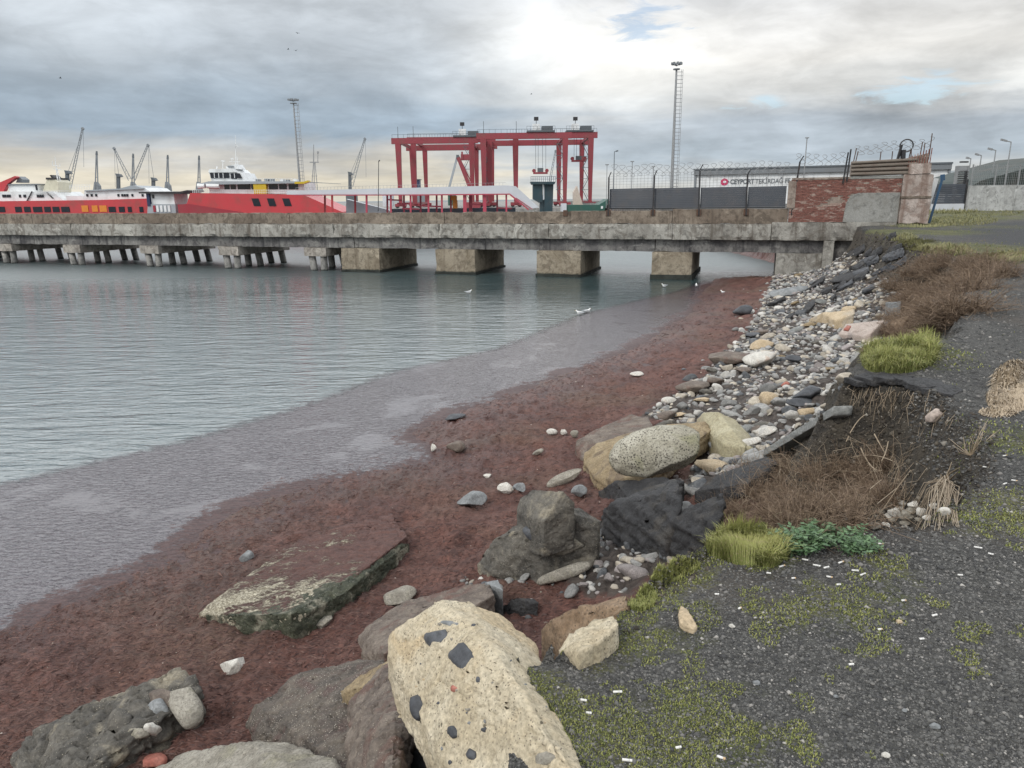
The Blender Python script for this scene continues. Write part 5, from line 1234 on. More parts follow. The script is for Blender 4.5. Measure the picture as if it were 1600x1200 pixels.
hull('dark_back_slab', 'dark brown pointed slab behind the layered slab', S_BROWN,
     [G(902, 712, .03), G(900, 690, .2), G(930, 672, .25), G(985, 648, .32), G(1012, 652, .34), G(1020, 668, .3), G(960, 690, .25), G(912, 716, .05)], drop=.3, target=.05, amp=.025, nscale=4, seed=26, strata=8)
ball('speckled_boulder', 'big rounded pale speckled boulder near the middle of the bank', S_SPECK, 1037, 708, 166, 84, .55, -7, seed=66, facets=7, amp=.03, sub=5, near=.91)
hull('olive_boulder', 'smooth olive boulder with a pointed end beside the speckled boulder', S_OLIVE,
     [G(1088, 655, .28), G(1098, 643, .42), G(1122, 643, .5), G(1150, 656, .44), G(1172, 680, .28), G(1178, 690, .16), G(1165, 698, .12), G(1130, 694, .25), G(1102, 672, .34)], drop='ground', target=.04, amp=.012, nscale=3, seed=28, rnd_edge=3)
hull('asphalt_chunk', 'big black broken asphalt chunk below the speckled boulder', S_ASPH,
     [G(936, 818, .05), G(946, 792, .35), G(1010, 765, .5), G(1050, 750, .6), G(1066, 764, .6), G(1062, 800, .5), G(1040, 846, .2), G(1000, 846, .08), G(950, 832, .05)], target=.05, amp=.04, nscale=4, seed=29, strata=7)
hull('asphalt_chunk', 'black crumbling asphalt chunk against the bank under the brown shrubs', S_ASPH,
     [G(1004, 852, .04), G(1050, 812, .4), G(1085, 790, .5), G(1130, 770, .5), G(1128, 810, .45), G(1100, 845, .3), G(1055, 866, .05)], target=.05, amp=.05, nscale=5, seed=30, strata=7)
hull('asphalt_slab', 'flat dark asphalt slab lying right of the speckled boulder', S_ASPH,
     [G(1086, 768, .12), G(1120, 742, .2), G(1198, 712, .25), G(1216, 722, .25), G(1170, 755, .2), G(1122, 776, .14)], drop=.14, target=.05, amp=.015, nscale=4, seed=31)
hull('dark_hollow_slab', 'dark slab edge in the shade under the speckled boulder', S_ASPH,
     [G(935, 768, .05), G(960, 752, .25), G(1040, 745, .35), G(1070, 752, .3), G(990, 786, .2)], drop='ground', target=.06, amp=.03, nscale=4, seed=32)
a_, b_ = G(1205, 702, .10), G(1318, 634, .22)
dvec = (b_ - a_) / np.linalg.norm(b_ - a_); nrm = np.cross(dvec, [0, 0, 1.]); nrm /= np.linalg.norm(nrm)
hull('concrete_beam', 'long straight grey concrete beam leaning on the earth bank', S_GREYC,
     [a_ - nrm * .09, a_ + nrm * .09, b_ - nrm * .09, b_ + nrm * .09], drop=.09, target=.06, amp=.006, nscale=5, seed=33, cat='beam', rnd_edge=0)
hull('rust_brown_slab', 'rust brown slab sticking out of the bank behind the cream rock', S_RUSTY,
     [P(846, 985, 2.5), P(858, 968, 2.62), P(900, 948, 2.74), P(978, 930, 2.88), P(986, 944, 2.92), P(940, 975, 2.78), P(880, 1000, 2.62)], drop=.3, target=.03, amp=.015, nscale=7, seed=34)
hull('cream_rock', 'cream coloured pointed rock at the gravel edge right of the yellow boulder', S_YEL,
     [P(872, 1016, 2.86), P(890, 990, 2.9), P(930, 968, 2.94), P(958, 962, 2.97), P(966, 975, 3.0), P(940, 1000, 3.0), P(905, 1020, 2.98)], drop=.3, target=.025, amp=.012, nscale=8, seed=35)
hull('tan_chip', 'small tan pointed stone lying alone on the gravel', S_TAN,
     [G(1060, 955, .02), G(1064, 946, .03), G(1074, 950, .035), G(1090, 980, .01), G(1084, 984, .008), G(1062, 972, .02)], drop=.03, target=.012, amp=.004, nscale=25, seed=36, rnd_edge=1)
ball('pinkish_stone', 'pinkish grey stone stuck in the dark earth bank on the right', S_PINK, 1459, 651, 25, 22, .8, -20, dz=None, seed=37)
ball('pale_lump', 'pinkish white lump lying on the red beach in front of the big slab', S_PALEST, 366, 1039, 42, 20, .7, -12, seed=38)
ball('flat_pale_stone', 'flat pale stone beside the front corner of the big slab', S_PALE, 500, 971, 40, 15, .8, -8, seed=39)
hull('flat_tan_rock', 'flat tan rock among the cobbles in front of the brown bushes', S_TAN,
     [G(1264, 499, .1), G(1285, 489, .3), G(1335, 483, .4), G(1336, 490, .35), G(1305, 501, .2)], target=.1, amp=.03, nscale=2, seed=40)
pk = hull('pink_concrete_slab', 'flat pinkish concrete slab with a red mark among the cobbles', S_PINK,
     [G(1310, 522, .1), G(1322, 506, .3), G(1382, 500, .35), G(1360, 521, .2), G(1350, 525, .12)], target=.1, amp=.01, nscale=2, seed=41, cat='slab')
hull('red_mark', None, S_RED, [G(1318, 514, .34), G(1324, 508, .37), G(1330, 509, .37), G(1326, 515, .34)], drop=.05, target=.1, amp=.004, seed=42, cat=None, parent=pk)
hull('brown_flat_rock', 'brown flat rock right of the pink concrete slab', S_RUSTY, [G(1382, 510, .1), G(1392, 498, .3), G(1420, 494, .35), G(1412, 505, .25), G(1392, 514, .1)], target=.1, amp=.03, nscale=2, seed=43)
hull('grey_block', 'dark grey squared block beside the brown bushes', S_GREYST, [G(1384, 482, .15), G(1384, 472, .45), G(1408, 471, .48), G(1408, 480, .2)], target=.12, amp=.01, nscale=2, seed=44, cat='block')
for i, (cx, cy, w_, h_, mt_, tl, lb) in enumerate([
    (1189, 562, 54, 24, S_PALEST, -8, 'pale cream rock at the cobble edge below the dark flat rock'), (1190, 539, 34, 17, S_TAN, -4, 'tan rock at the upper cobble edge'), (1198, 624, 36, 24, S_TAN, 0, 'orange tan rock among the cobbles above the beam'),
    (1228, 601, 14, 10, S_RED, 0, 'small red brick piece among the cobbles'), (1161, 485, 30, 17, S_SLATE, 0, 'dark green grey rock alone on the red beach near the pier'), (1132, 560, 76, 16, S_BROWN, -5, 'long dark flat rock half buried at the beach edge'),
    (1174, 524, 28, 8, S_SLATE, -4, 'thin dark rock at the beach edge in front of the pier'), (1250, 628, 42, 12, S_SLATE, 0, 'black rock behind the orange tan rock'), (1262, 645, 30, 18, S_TAN, 0, 'squared yellow stone right above the beam'),
    (1085, 604, 60, 16, S_BROWN, -4, 'low brown rock at the left edge of the cobbles'), (1330, 432, 60, 12, S_ASPH, -18, 'black asphalt shard on the slope by the pier'), (995, 584, 22, 8, S_PALEST, 0, 'pale driftwood coloured lump on the beach near the water'),
    (1045, 626, 24, 12, S_PALEST, 0, 'whitish hollow stone on the beach left of the cobbles'), (862, 675, 18, 11, S_PALEST, 0, 'leftmost of three pale stones on the beach behind the dark slab'), (880, 675, 13, 10, S_PALEST, 0, 'middle of three pale stones on the beach behind the dark slab'), (898, 678, 14, 13, S_PALE, 0, 'rightmost of three pale stones on the beach behind the dark slab'),
    (677, 700, 11, 14, S_PALEST, 0, 'white stone at the edge of the shallow pool'), (712, 698, 30, 18, S_BROWN, 0, 'dark stone beside the white stone at the pool'), (710, 652, 36, 9, S_SLATE, -8, 'dark stone lying in the wet shallow pool'), (840, 706, 20, 8, S_PALE, -20, 'pale stone alone on the red beach below three pale stones'),
    (762, 744, 14, 8, S_PALEST, 0, 'small white stone above the grey green stone'), (1230, 455, 60, 12, S_GREYST, -10, 'grey slab among the cobbles close to the pier'), (385, 870, 22, 16, S_GREYST, -20, 'small grey stone between the big slab and the floating seaweed'), (620, 930, 60, 18, S_PALE, -10, 'pale shelly stone between the big slab and the brown slab'),
    (180, 1188, 30, 22, S_PALEST, -20, 'small cream stone below the conglomerate block'), (240, 1190, 34, 18, S_RED, 0, 'pinkish stone just above the pale flat rock'), (905, 768, 26, 22, S_GREYST, -20, 'blue grey cobble under the layered slab'), (1070, 792, 24, 20, S_GREYST, 10, 'grey stone perched on the asphalt chunk'),
    (1120, 700, 30, 20, S_GREYST, 20, 'grey stone wedged under the right end of the speckled boulder'), (1168, 702, 20, 12, S_OLIVE, 0, 'small yellowish stone below the olive boulder'), (1052, 692, 10, 8, S_PALEST, 0, 'tiny white pebble behind the speckled boulder'), (1040, 650, 36, 14, S_BROWN, -10, 'brown stone between the dark slab and the cobbles')]):
    ball('beach_rock', lb, mt_, cx, cy, w_, h_, .75, tl, seed=120 + i, facets=6, sub=3, amp=.035)
# shards of asphalt sliding down the bank near the pier
rg = np.random.default_rng(77)
for i in range(30):
    u = rg.uniform(); cx = 1235 + u * 165 + rg.normal(0, 14); cy = 478 - u * 88 + rg.normal(0, 15); L_ = rg.uniform(12, 40); h_ = rg.uniform(4, 10); tl = math.radians(rg.uniform(14, 32)); dxx, dyy = math.cos(tl) * L_ / 2, -math.sin(tl) * L_ / 2
    if T(cx, cy)[1] < 12: continue
    z0 = rg.uniform(.03, .12)
    pts_ = [G(cx - dxx, cy - dyy + h_ * .2, z0), G(cx - dxx * .8 + 3, cy - dyy - h_ * .6, z0 + .08), G(cx + dxx * .9, cy + dyy - h_ * .5, z0 + .16), G(cx + dxx, cy + dyy + h_ * .3, z0 + .1), G(cx + rg.uniform(-.3, .3) * dxx, cy + h_ * .6, z0 + .05)]
    hull('asphalt_shard', 'dark flat asphalt shard lying tilted on the bank next to the pier', S_ASPH if i % 4 else S_SLATE, pts_, drop=rg.uniform(.08, .16), target=.12, amp=.03, nscale=3.5, seed=300 + i, group='asphalt shards below the bank', rnd_edge=0)

mix_ = [(S_TAN, 'tan'), (S_PALE, 'pale grey'), (S_SLATE, 'dark slate'), (S_OCHRE, 'ochre'), (S_PALEST, 'whitish'), (S_BROWN, 'brown'), (S_CONG, 'mottled'), (S_GREYC, 'grey concrete')]
rg = np.random.default_rng(91); cpx = np.array(COB_PX, float); k = 0
while k < 44:
    x, y = rg.uniform(1000, 1400), rg.uniform(415, 760)
    if not pip(np.array([[x, y]]), cpx)[0] or height(T(x, y)[None, :2])[2][0] > -.75: continue
    d_ = np.linalg.norm(T(x, y) - EYE); w_ = rg.uniform(.22, .62) * FPX / d_; m_, nm = mix_[k % 8]
    ball('angular_rock', nm + ' angular rock lying among the cobbles of the bank', m_, x, y, w_, w_ * rg.uniform(.25, .5), rg.uniform(.5, .9), rg.uniform(-22, 8), seed=600 + k, facets=12, sub=3, amp=.05, group=nm + ' angular rocks among the cobbles'); k += 1

rg = np.random.default_rng(55)
for i, (x, y) in enumerate([(1340, 596), (1362, 592), (1390, 592), (1416, 596), (1440, 602), (1466, 612)]):
    c = T(x, y); k = .17 * max(.35, np.linalg.norm(c - EYE) / 7.5); a0 = rg.uniform(0, 6.28); pts_ = []
    for j in range(6):
        a = a0 + j * 1.047 + rg.uniform(-.3, .3); q = c + np.array([math.cos(a), math.sin(a), 0]) * k * rg.uniform(.7, 1.3); q[2] = c[2] + .012 + rg.uniform(-.01, .03); pts_.append(q)
    hull('asphalt_plate', 'broken black asphalt plate lying on the crumbling rim of the bank', S_ASPH, pts_, drop=.055, target=.035, amp=.012, nscale=9, seed=700 + i, group='broken asphalt plates along the rim')

# ------------------------------------------------------------------ cobbles
def cobble_variant(seed, sub=2):
    bm = bmesh.new(); bmesh.ops.create_icosphere(bm, subdivisions=sub, radius=1); v = np.array([q.co for q in bm.verts]); rg = np.random.default_rng(seed)
    for k in range(11):
        n = rg.normal(size=3); n /= np.linalg.norm(n); d = rg.uniform(.55, .86); v = v - np.outer(np.maximum(v @ n - d, 0), n)
    v = v * [1, rg.uniform(.6, .85), rg.uniform(.42, .62)]; v = v * (1 + fbm(v * 1.3 + seed, 2, seed) * .22)[:, None]
    f = [[q.index for q in p_.verts] for p_ in bm.faces]; bm.free(); return v, f
CV = [cobble_variant(500 + i, 3) for i in range(10)]; CVL = [cobble_variant(500 + i, 2) for i in range(10)]
COBM = [(stone('cobble_grey', (.185, .185, .18), (.285, .28, .27), None, 2.5, None, bump=.3, fine=14, dist=.1, rnd=.3), 'grey rounded cobble among the heaped cobbles below the bank', 'grey cobbles', .36),
        (stone('cobble_pale', (.36, .345, .32), (.48, .465, .435), None, 2.5, (.3, .27, .24), 9, .2, .3, .8, 14, .1, rnd=.2), 'pale whitish cobble among the heaped cobbles below the bank', 'pale cobbles', .20),
        (stone('cobble_tan', (.33, .29, .235), (.45, .405, .335), None, 2.5, None, bump=.3, fine=14, dist=.1, rnd=.25), 'tan cobble among the heaped cobbles below the bank', 'tan cobbles', .18),
        (stone('cobble_dark', (.065, .07, .078), (.12, .125, .13), None, 2.5, None, bump=.3, fine=14, dist=.1, rnd=.3), 'dark slate cobble among the heaped cobbles below the bank', 'dark cobbles', .14),
        (stone('cobble_mauve', (.215, .19, .185), (.30, .27, .26), None, 2.5, None, bump=.3, fine=14, dist=.1, rnd=.3), 'mauve brown cobble among the heaped cobbles below the bank', 'mauve brown cobbles', .12)]
CMESH = []
for mt_, *_ in COBM:
    row = []
    for v, f in CV:
        me = mesh_from('cobble', v, f, True); me.materials.append(mt_); row.append(me)
    CMESH.append(row)
def scatter(poly, n, rg):
    lo, hi = poly.min(0), poly.max(0); out = []
    while len(out) < n:
        q = rg.uniform(lo, hi, (n * 2, 2)); out += list(q[pip(q, poly)])
    return np.array(out[:n])
rg = np.random.default_rng(5)
pts = np.vstack([scatter(COB, 7500, rg), scatter(COB2, 130, rg)])
# stragglers outside the heap
edgep = scatter(COB, 700, rg) + rg.normal(0, .55, (700, 2)); edgep = edgep[~pip(edgep, COB)]; edgep = edgep[height(edgep)[2] < -.35]
strag = scatter(np.array([T(*q)[:2] for q in [(700, 900), (800, 860), (960, 850), (960, 940), (860, 980), (780, 960)]]), 45, rg)
pts = np.vstack([pts, edgep, strag])
size = np.clip(rg.lognormal(math.log(.060), .5, len(pts)), .03, .24)
size[7500:7630] *= .8; size[-45:] *= .55
zz = np.array([H(*q) for q in pts]); dist = np.linalg.norm(np.c_[pts, zz] - EYE, axis=1)
cls = rg.choice(5, len(pts), p=[q[3] for q in COBM]); var = rg.integers(0, 10, len(pts)); yaw = rg.uniform(0, 6.28, len(pts)); tx = rg.normal(0, .28, (len(pts), 2))
app = size / dist; inview = np.array([0 < proj_[0] < 1600 for proj_ in [(800 + FPX * (np.array([x, y, z]) - EYE) @ RIGHT / ((np.array([x, y, z]) - EYE) @ FWD), 0) for (x, y), z in zip(pts, zz)]])
order = np.argsort(-app * inview); big = set(order[:300].tolist()); VV = [[] for _ in range(5)]; FF = [[] for _ in range(5)]; cnt = [0] * 5
from mathutils import Euler
for i in range(len(pts)):
    e = Euler((tx[i, 0], tx[i, 1], yaw[i])); pos = (pts[i, 0], pts[i, 1], zz[i] + size[i] * rg.uniform(.0, .25))
    if i in big:
        o = bpy.data.objects.new('cobble', CMESH[cls[i]][var[i]]); col.objects.link(o); o.location = pos; o.rotation_euler = e; o.scale = (size[i],) * 3
        tag(o, COBM[cls[i]][1], 'cobble', COBM[cls[i]][2])
    else:
        k = cls[i]; v, f = CVL[var[i]] if app[i] > .0035 else (CV0[var[i]] if 'CV0' in globals() else CVL[var[i]])
        M = np.array(e.to_matrix()); VV[k].append(v * size[i] @ M.T + pos); FF[k].append(np.array(f) + cnt[k]); cnt[k] += len(v)
allv = np.vstack([q for k in range(5) for q in VV[k]]); offs = np.cumsum([0] + cnt[:-1]); allf = np.vstack([np.vstack(FF[k]) + offs[k] for k in range(5)])
mi = np.concatenate([np.full(sum(len(q) for q in FF[k]), k) for k in range(5)]).astype(np.int32)
me = mesh_from('small_cobbles', allv, allf, True)
shade = np.concatenate([np.repeat(rg.uniform(.65, 1.35, len(VV[k])), [len(q) for q in VV[k]]) for k in range(5)])
at = me.attributes.new('shade', 'FLOAT', 'POINT'); at.data.foreach_set('value', shade.astype(np.float32))
for k, (c1, c2) in enumerate([((.185, .185, .18), (.285, .28, .27)), ((.36, .345, .32), (.48, .465, .435)), ((.33, .29, .235), (.45, .405, .335)), ((.065, .07, .078), (.12, .125, .13)), ((.215, .19, .185), (.30, .27, .26))]):
    mt, t, b = base_mat('small_cobble'); p_ = t.geo('Position'); n_ = t.noise(p_, 16, 5, .6)
    c = t.mix(n_, c1, c2); c = t.mix(1., c, t.comb(t.attr('shade'), t.attr('shade'), t.attr('shade')), 'MULTIPLY')
    t.put(b, 'Base Color', c); t.put(b, 'Roughness', .8); t.put(b, 'Normal', t.bump(t.noise(p_, 70, 4), .3, .01)); me.materials.append(mt)
me.polygons.foreach_set('material_index', mi)
place('small_cobbles', me, None, kind='stuff')
# ================================================================== plants
def plant_mat(name, c1, c2, rough=.7, dead=None):
    mt, t, b = base_mat(name); s = t.attr('shade')
    c = t.mix(s, c1, c2)
    if dead: c = t.mix(t.step(t.math('FRACT', t.math('MULTIPLY', s, 7.31)), 1 - .1, 1 - .06), c, dead)
    t.put(b, 'Base Color', c); t.put(b, 'Roughness', rough)
    return mt
def soup(name, v, f, mat, shade, parent=None, loc=None, smooth=False, **kw):
    me = bpy.data.meshes.new(name); v = np.asarray(v, np.float32); f = np.asarray(f, np.int32)
    me.vertices.add(len(v)); me.vertices.foreach_set('co', v.ravel()); k = f.shape[1]
    me.loops.add(f.size); me.loops.foreach_set('vertex_index', f.ravel()); me.polygons.add(len(f))
    me.polygons.foreach_set('loop_start', (np.arange(len(f)) * k).astype(np.int32)); me.polygons.foreach_set('loop_total', np.full(len(f), k, np.int32))
    if smooth: me.polygons.foreach_set('use_smooth', np.ones(len(f), bool))
    me.update(calc_edges=True); at = me.attributes.new('shade', 'FLOAT', 'POINT'); at.data.foreach_set('value', np.asarray(shade, np.float32))
    return place(name, me, mat, parent, loc, **kw)
def strands(paths, r0, r1):
    """paths (n, k, 3): three sided stems tapering from r0 to r1"""
    paths = np.asarray(paths, float); n, k, _ = paths.shape; d = np.gradient(paths, axis=1); d /= np.maximum(1e-9, np.linalg.norm(d, axis=2))[..., None]
    u = np.where(np.abs(d[..., 2:3]) < .9, [0, 0, 1.], [1., 0, 0]); x = np.cross(d, u); x /= np.linalg.norm(x, axis=2)[..., None]; y = np.cross(d, x)
    rad = (np.asarray(r0).reshape(-1, 1) * (1 - np.linspace(0, 1, k)) + np.asarray(r1).reshape(-1, 1) * np.linspace(0, 1, k))[..., None]
    ring = np.stack([paths + rad * (x * math.cos(a) + y * math.sin(a)) for a in (0, 2.094, 4.189)], 2)
    v = ring.reshape(-1, 3); b = (np.arange(n) * k * 3)[:, None, None] + (np.arange(k - 1) * 3)[None, :, None]
    j = np.arange(3)[None, None, :]; j2 = (j + 1) % 3
    f = np.stack([b + j, b + j2, b + 3 + j2, b + 3 + j], -1).reshape(-1, 4)
    return v, f
def blades(base, length, width, lean, seed, seg=2):
    rg = np.random.default_rng(seed); n = len(base); a = rg.uniform(0, 2 * math.pi, n); dirv = np.c_[np.cos(a), np.sin(a), np.zeros(n)]; side = np.c_[-np.sin(a), np.cos(a), np.zeros(n)]
    L = np.asarray(length).reshape(-1, 1); W_ = np.asarray(width).reshape(-1, 1); ln_ = (rg.uniform(.1, 1, n) * lean)[:, None]
    p1 = base + dirv * L * ln_ * .35 + [0, 0, 1] * L * .6; p2 = base + dirv * L * ln_ + [0, 0, 1] * L * np.sqrt(np.maximum(.05, 1 - (ln_ * .9) ** 2))
    v = np.stack([base - side * W_, base + side * W_, p1 + side * W_ * .8, p1 - side * W_ * .8, p2], 1).reshape(-1, 3)
    o = np.arange(n)[:, None] * 5
    f = np.concatenate([o + [0, 1, 2], o + [0, 2, 3], o + [3, 2, 4]])
    sh = np.repeat(rg.uniform(0, 1, n), 5); return v, f, sh
def ground_pts(px, py):
    o = []
    for x, y in zip(px, py):
        d = ray(x, y); h_ = GROUND.ray_cast(Vector(EYE), Vector(d / np.linalg.norm(d)))[0]
        o.append((h_.x, h_.y, h_.z) if h_ is not None else (0, 0, -9))
    return np.array(o)
TWIG = plant_mat('dry_twigs', (.11, .072, .05), (.34, .25, .17)); PALETW = plant_mat('pale_dry_stems', (.30, .23, .16), (.46, .38, .28))
DRYG = plant_mat('dry_turf_blades', (.085, .10, .035), (.27, .25, .12)); GRASSM = plant_mat('grass_blades', (.115, .15, .036), (.33, .335, .11), .7, (.36, .29, .17)); MOSSM = plant_mat('short_moss', (.105, .135, .03), (.30, .30, .09)); LEAFM = plant_mat('weed_leaves', (.05, .105, .045), (.13, .215, .10), .5)
def bush_mesh(seed, n=320):
    rg = np.random.default_rng(seed); a = rg.uniform(0, 6.283, n); rr = rg.uniform(0, .45, n); L = rg.uniform(.35, 1.0, n) * np.where(rg.uniform(0, 1, n) > .88, 1.5, 1.); el = rg.uniform(.15, 1.45, n)
    st = np.c_[np.cos(a) * rr, np.sin(a) * rr, np.full(n, -.05)]; a2 = a + rg.normal(0, .8, n)
    d = np.c_[np.cos(a2) * np.cos(el), np.sin(a2) * np.cos(el), np.sin(el)] * L[:, None]
    w1 = rg.normal(0, .09, (n, 3)); w2 = rg.normal(0, .12, (n, 3)); dr = np.c_[np.zeros(n), np.zeros(n), -L * .16]
    path = np.stack([st, st + d * .35 + w1, st + d * .7 + w1 + w2, st + d + w2 + dr], 1)
    v, f = strands(path, rg.uniform(.006, .013, n), rg.uniform(.002, .004, n)); sh = np.repeat(rg.uniform(0, .75, n), 12)
    # side twigs
    m_ = n * 3; k = rg.integers(0, n, m_); t_ = rg.uniform(.35, 1, m_)[:, None]; s = st[k] + d[k] * t_ + w1[k] * .7 + w2[k] * t_; e = rg.normal(0, 1, (m_, 3)); e[:, 2] = np.abs(e[:, 2]) * .7; e = e / np.linalg.norm(e, axis=1)[:, None] * rg.uniform(.08, .26, m_)[:, None]
    p2 = np.stack([s, s + e * .5 + rg.normal(0, .012, (m_, 3)), s + e], 1); v2, f2 = strands(p2, np.full(m_, .0035), np.full(m_, .0018))
    sh2 = np.repeat(rg.uniform(.2, 1, m_), 9)
    return np.vstack([v, v2]), np.vstack([f, f2 + len(v)]), np.concatenate([sh, sh2])
BUSH = []
for i in range(5):
    v, f, s = bush_mesh(700 + i); me_o = soup('dry_shrub', v, f, TWIG, s); BUSH.append(me_o.data); bpy.data.objects.remove(me_o)
rg = np.random.default_rng(21)
def bush(px, py, r_, h_, grp, label, dzv=0.):
    g = T(px, py); t0 = bpy.data.objects.new('dry_shrub', BUSH[rg.integers(0, 5)]); col.objects.link(t0)
    t0.location = (g[0], g[1], g[2] - .02); t0.rotation_euler = (rg.normal(0, .12), rg.normal(0, .12), rg.uniform(0, 6.28)); t0.scale = (r_, r_, h_)
    return tag(t0, label, 'shrub', grp)
for px, py in [(1130, 812), (1165, 800), (1190, 775), (1215, 800), (1240, 765), (1270, 795), (1280, 745), (1310, 775), (1325, 735), (1350, 790), (1365, 755), (1390, 780), (1300, 812), (1250, 815), (1345, 815), (1230, 740), (1200, 815), (1385, 730), (1180, 752)]:
    bush(px, py, rg.uniform(.22, .34), rg.uniform(.20, .34), 'dry shrubs in the near hollow', 'tangled brown dry shrub in the hollow of the bank right of the asphalt chunks')
for px, py in [(1405, 500), (1418, 475), (1430, 510), (1440, 450), (1452, 485), (1465, 430), (1470, 510), (1480, 465), (1495, 440), (1500, 485), (1515, 420), (1520, 455), (1535, 435), (1430, 430), (1450, 415), (1480, 412), (1405, 450), (1550, 425), (1410, 485), (1460, 460), (1490, 500), (1440, 470), (1560, 432), (1395, 520), (1420, 525)]:
    bush(px, py, rg.uniform(.6, .9), rg.uniform(.45, .75), 'dry shrubs in the farther hollow', 'brown dry shrub in the farther hollow behind the grass tuft')
# long bent canes and the uprooted stem
for i, (a, b, c, lift) in enumerate([((1345, 700), (1362, 740), (1378, 735), .25), ((1330, 715), (1365, 705), (1398, 722), .3), ((1388, 690), (1382, 730), (1355, 742), .3), ((1300, 735), (1340, 738), (1376, 736), .2), ((1322, 690), (1338, 655), (1352, 648), .15), ((1366, 678), (1378, 700), (1385, 712), .2)]):
    A_, B_, C_ = G(*a, .1), G(*b, lift), G(*c, .12); p_ = [A_ * (1 - t) ** 2 + 2 * B_ * t * (1 - t) + C_ * t * t for t in np.linspace(0, 1, 10)]
    v, f = strands([p_], [.0065], [.004]); soup('dry_cane', v - p_[0], f, PALETW, np.full(len(v), .5), loc=p_[0], smooth=True, label='pale bent dry cane arching out of the brown shrubs', cat='cane', group='bent canes over the hollow')
rs = thing('uprooted_stem', 'pale uprooted dry stem with hanging roots at the gravel edge on the right', 'plant', G(1470, 800, .0))
base_ = G(1476, 752, .12); n = 70; e = np.array([G(x, y, .02) for x, y in zip(rg.uniform(1425, 1500, n), rg.uniform(785, 832, n))])
s = base_ + rg.normal(0, .018, (n, 3)); mid = (s + e) / 2 + rg.normal(0, .03, (n, 3)) + [0, 0, .05]
v, f = strands(np.stack([s, mid, e], 1), np.full(n, .004), np.full(n, .0015)); soup('root', v - root_of(rs), f, PALETW, np.repeat(rg.uniform(0, .8, n), 9), rs, kind='stuff')
for k, (x, y, L_) in enumerate([(1487, 722, .2), (1497, 737, .15), (1500, 730, .15), (1482, 735, .14)]):
    tip = G(x, y, .2); v, f = strands([[base_, (base_ + tip) / 2 + rg.normal(0, .01, 3), tip]], [.008], [.004]); soup('stem', v - root_of(rs), f, PALETW, np.full(len(v), .5), rs, smooth=True)
tw = thing('dry_twig_tuft', 'small pale dry twig tuft on the gravel right of the dark hollow', 'plant', T(1518, 712)); n = 22
s = np.repeat([T(1516, 712)], n, 0); e = s + np.c_[rg.normal(0, .09, n), rg.normal(0, .06, n), rg.uniform(.08, .26, n)]
v, f = strands(np.stack([s, (s + e) / 2 + rg.normal(0, .015, (n, 3)), e], 1), np.full(n, .0035), np.full(n, .0015)); soup('twig', v - root_of(tw), f, PALETW, np.repeat(rg.uniform(.1, .9, n), 9), tw, kind='stuff')
n = 240; s = ground_pts(rg.uniform(1130, 1420, n), rg.uniform(725, 822, n)); a = rg.uniform(0, 6.283, n); L_ = rg.uniform(.15, .45, n); e = s + np.c_[np.cos(a) * L_ * .7, np.sin(a) * L_ * .5, rg.uniform(.12, .42, n)]; mid = s * .45 + e * .55 + np.c_[rg.normal(0, .05, (n, 2)), rg.uniform(.02, .12, n)]
v, f = strands(np.stack([s, mid, e], 1), np.full(n, .0028), np.full(n, .0014)); soup('dry_stems', v, f, PALETW, np.repeat(rg.uniform(0, .7, n), 9), kind='stuff')
# roots hanging from the undercut turf
n = 130; pp = [(rg.uniform(1335, 1440), rg.uniform(592, 615)) for _ in range(70)] + [(rg.uniform(1420, 1540), rg.uniform(600, 660)) for _ in range(60)]
s = np.array([T(*q) for q in pp]); L_ = rg.uniform(.08, .35, n); out = np.c_[-rg.uniform(.02, .08, n), -rg.uniform(.02, .1, n), np.zeros(n)]
v, f = strands(np.stack([s, s + out + rg.normal(0, .02, (n, 3)) - np.c_[0 * L_, 0 * L_, L_ * .5], s + out * 1.2 + rg.normal(0, .04, (n, 3)) - np.c_[0 * L_, 0 * L_, L_]], 1), np.full(n, .003), np.full(n, .0015))
soup('hanging_roots', v, f, PALETW, np.repeat(rg.uniform(0, .6, n), 9), kind='stuff')
# clods of earth on the bank face
mtc, t, bb = base_mat('earth_clods'); t.put(bb, 'Base Color', t.ramp(t.attr('shade'), [(0, (.022, .019, .016)), (.6, (.06, .05, .04)), (.9, (.11, .095, .075)), (1, (.25, .23, .20))])); t.put(bb, 'Roughness', .95)
CLODS_LATER = mtc
# grass tufts
def tuft(label, cells, n, L, Wd, seed, lean=.8, mat=None, name='grass_tuft'):
    rgt = np.random.default_rng(seed); px, py = [], []
    for cx, cy, rx, ry in cells:
        k = int(n * rx * ry / sum(c[2] * c[3] for c in cells)); a = rgt.uniform(0, 6.283, k); r_ = np.sqrt(rgt.uniform(0, 1, k)); px += list(cx + rx * r_ * np.cos(a)); py += list(cy + ry * r_ * np.sin(a))
    b = ground_pts(px, py); b = b[b[:, 2] > 1.0]; L_ = rgt.uniform(L[0], L[1], len(b)) * (.3 + 1.3 * vnoise(b * 7, seed + 3)); v, f, s = blades(b, L_, L_ * 0 + Wd, lean, seed)
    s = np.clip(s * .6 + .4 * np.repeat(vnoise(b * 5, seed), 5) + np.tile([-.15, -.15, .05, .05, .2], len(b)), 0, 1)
    o0 = b.mean(0); return soup(name, v - o0, f, mat or GRASSM, s, loc=o0, label=label, cat='grass')
tuft('bright yellow green grass tuft crowning the headland above the dark hollow', [(1402, 562, 52, 22), (1440, 556, 24, 20), (1370, 566, 24, 16)], 11000, (.07, .20), .0042, 31, lean=1.05)
tuft('yellow green grass tuft at the bank edge beside the leafy weeds', [(1165, 862, 44, 22), (1130, 860, 26, 14), (1200, 868, 28, 20)], 6500, (.045, .13), .0022, 32)
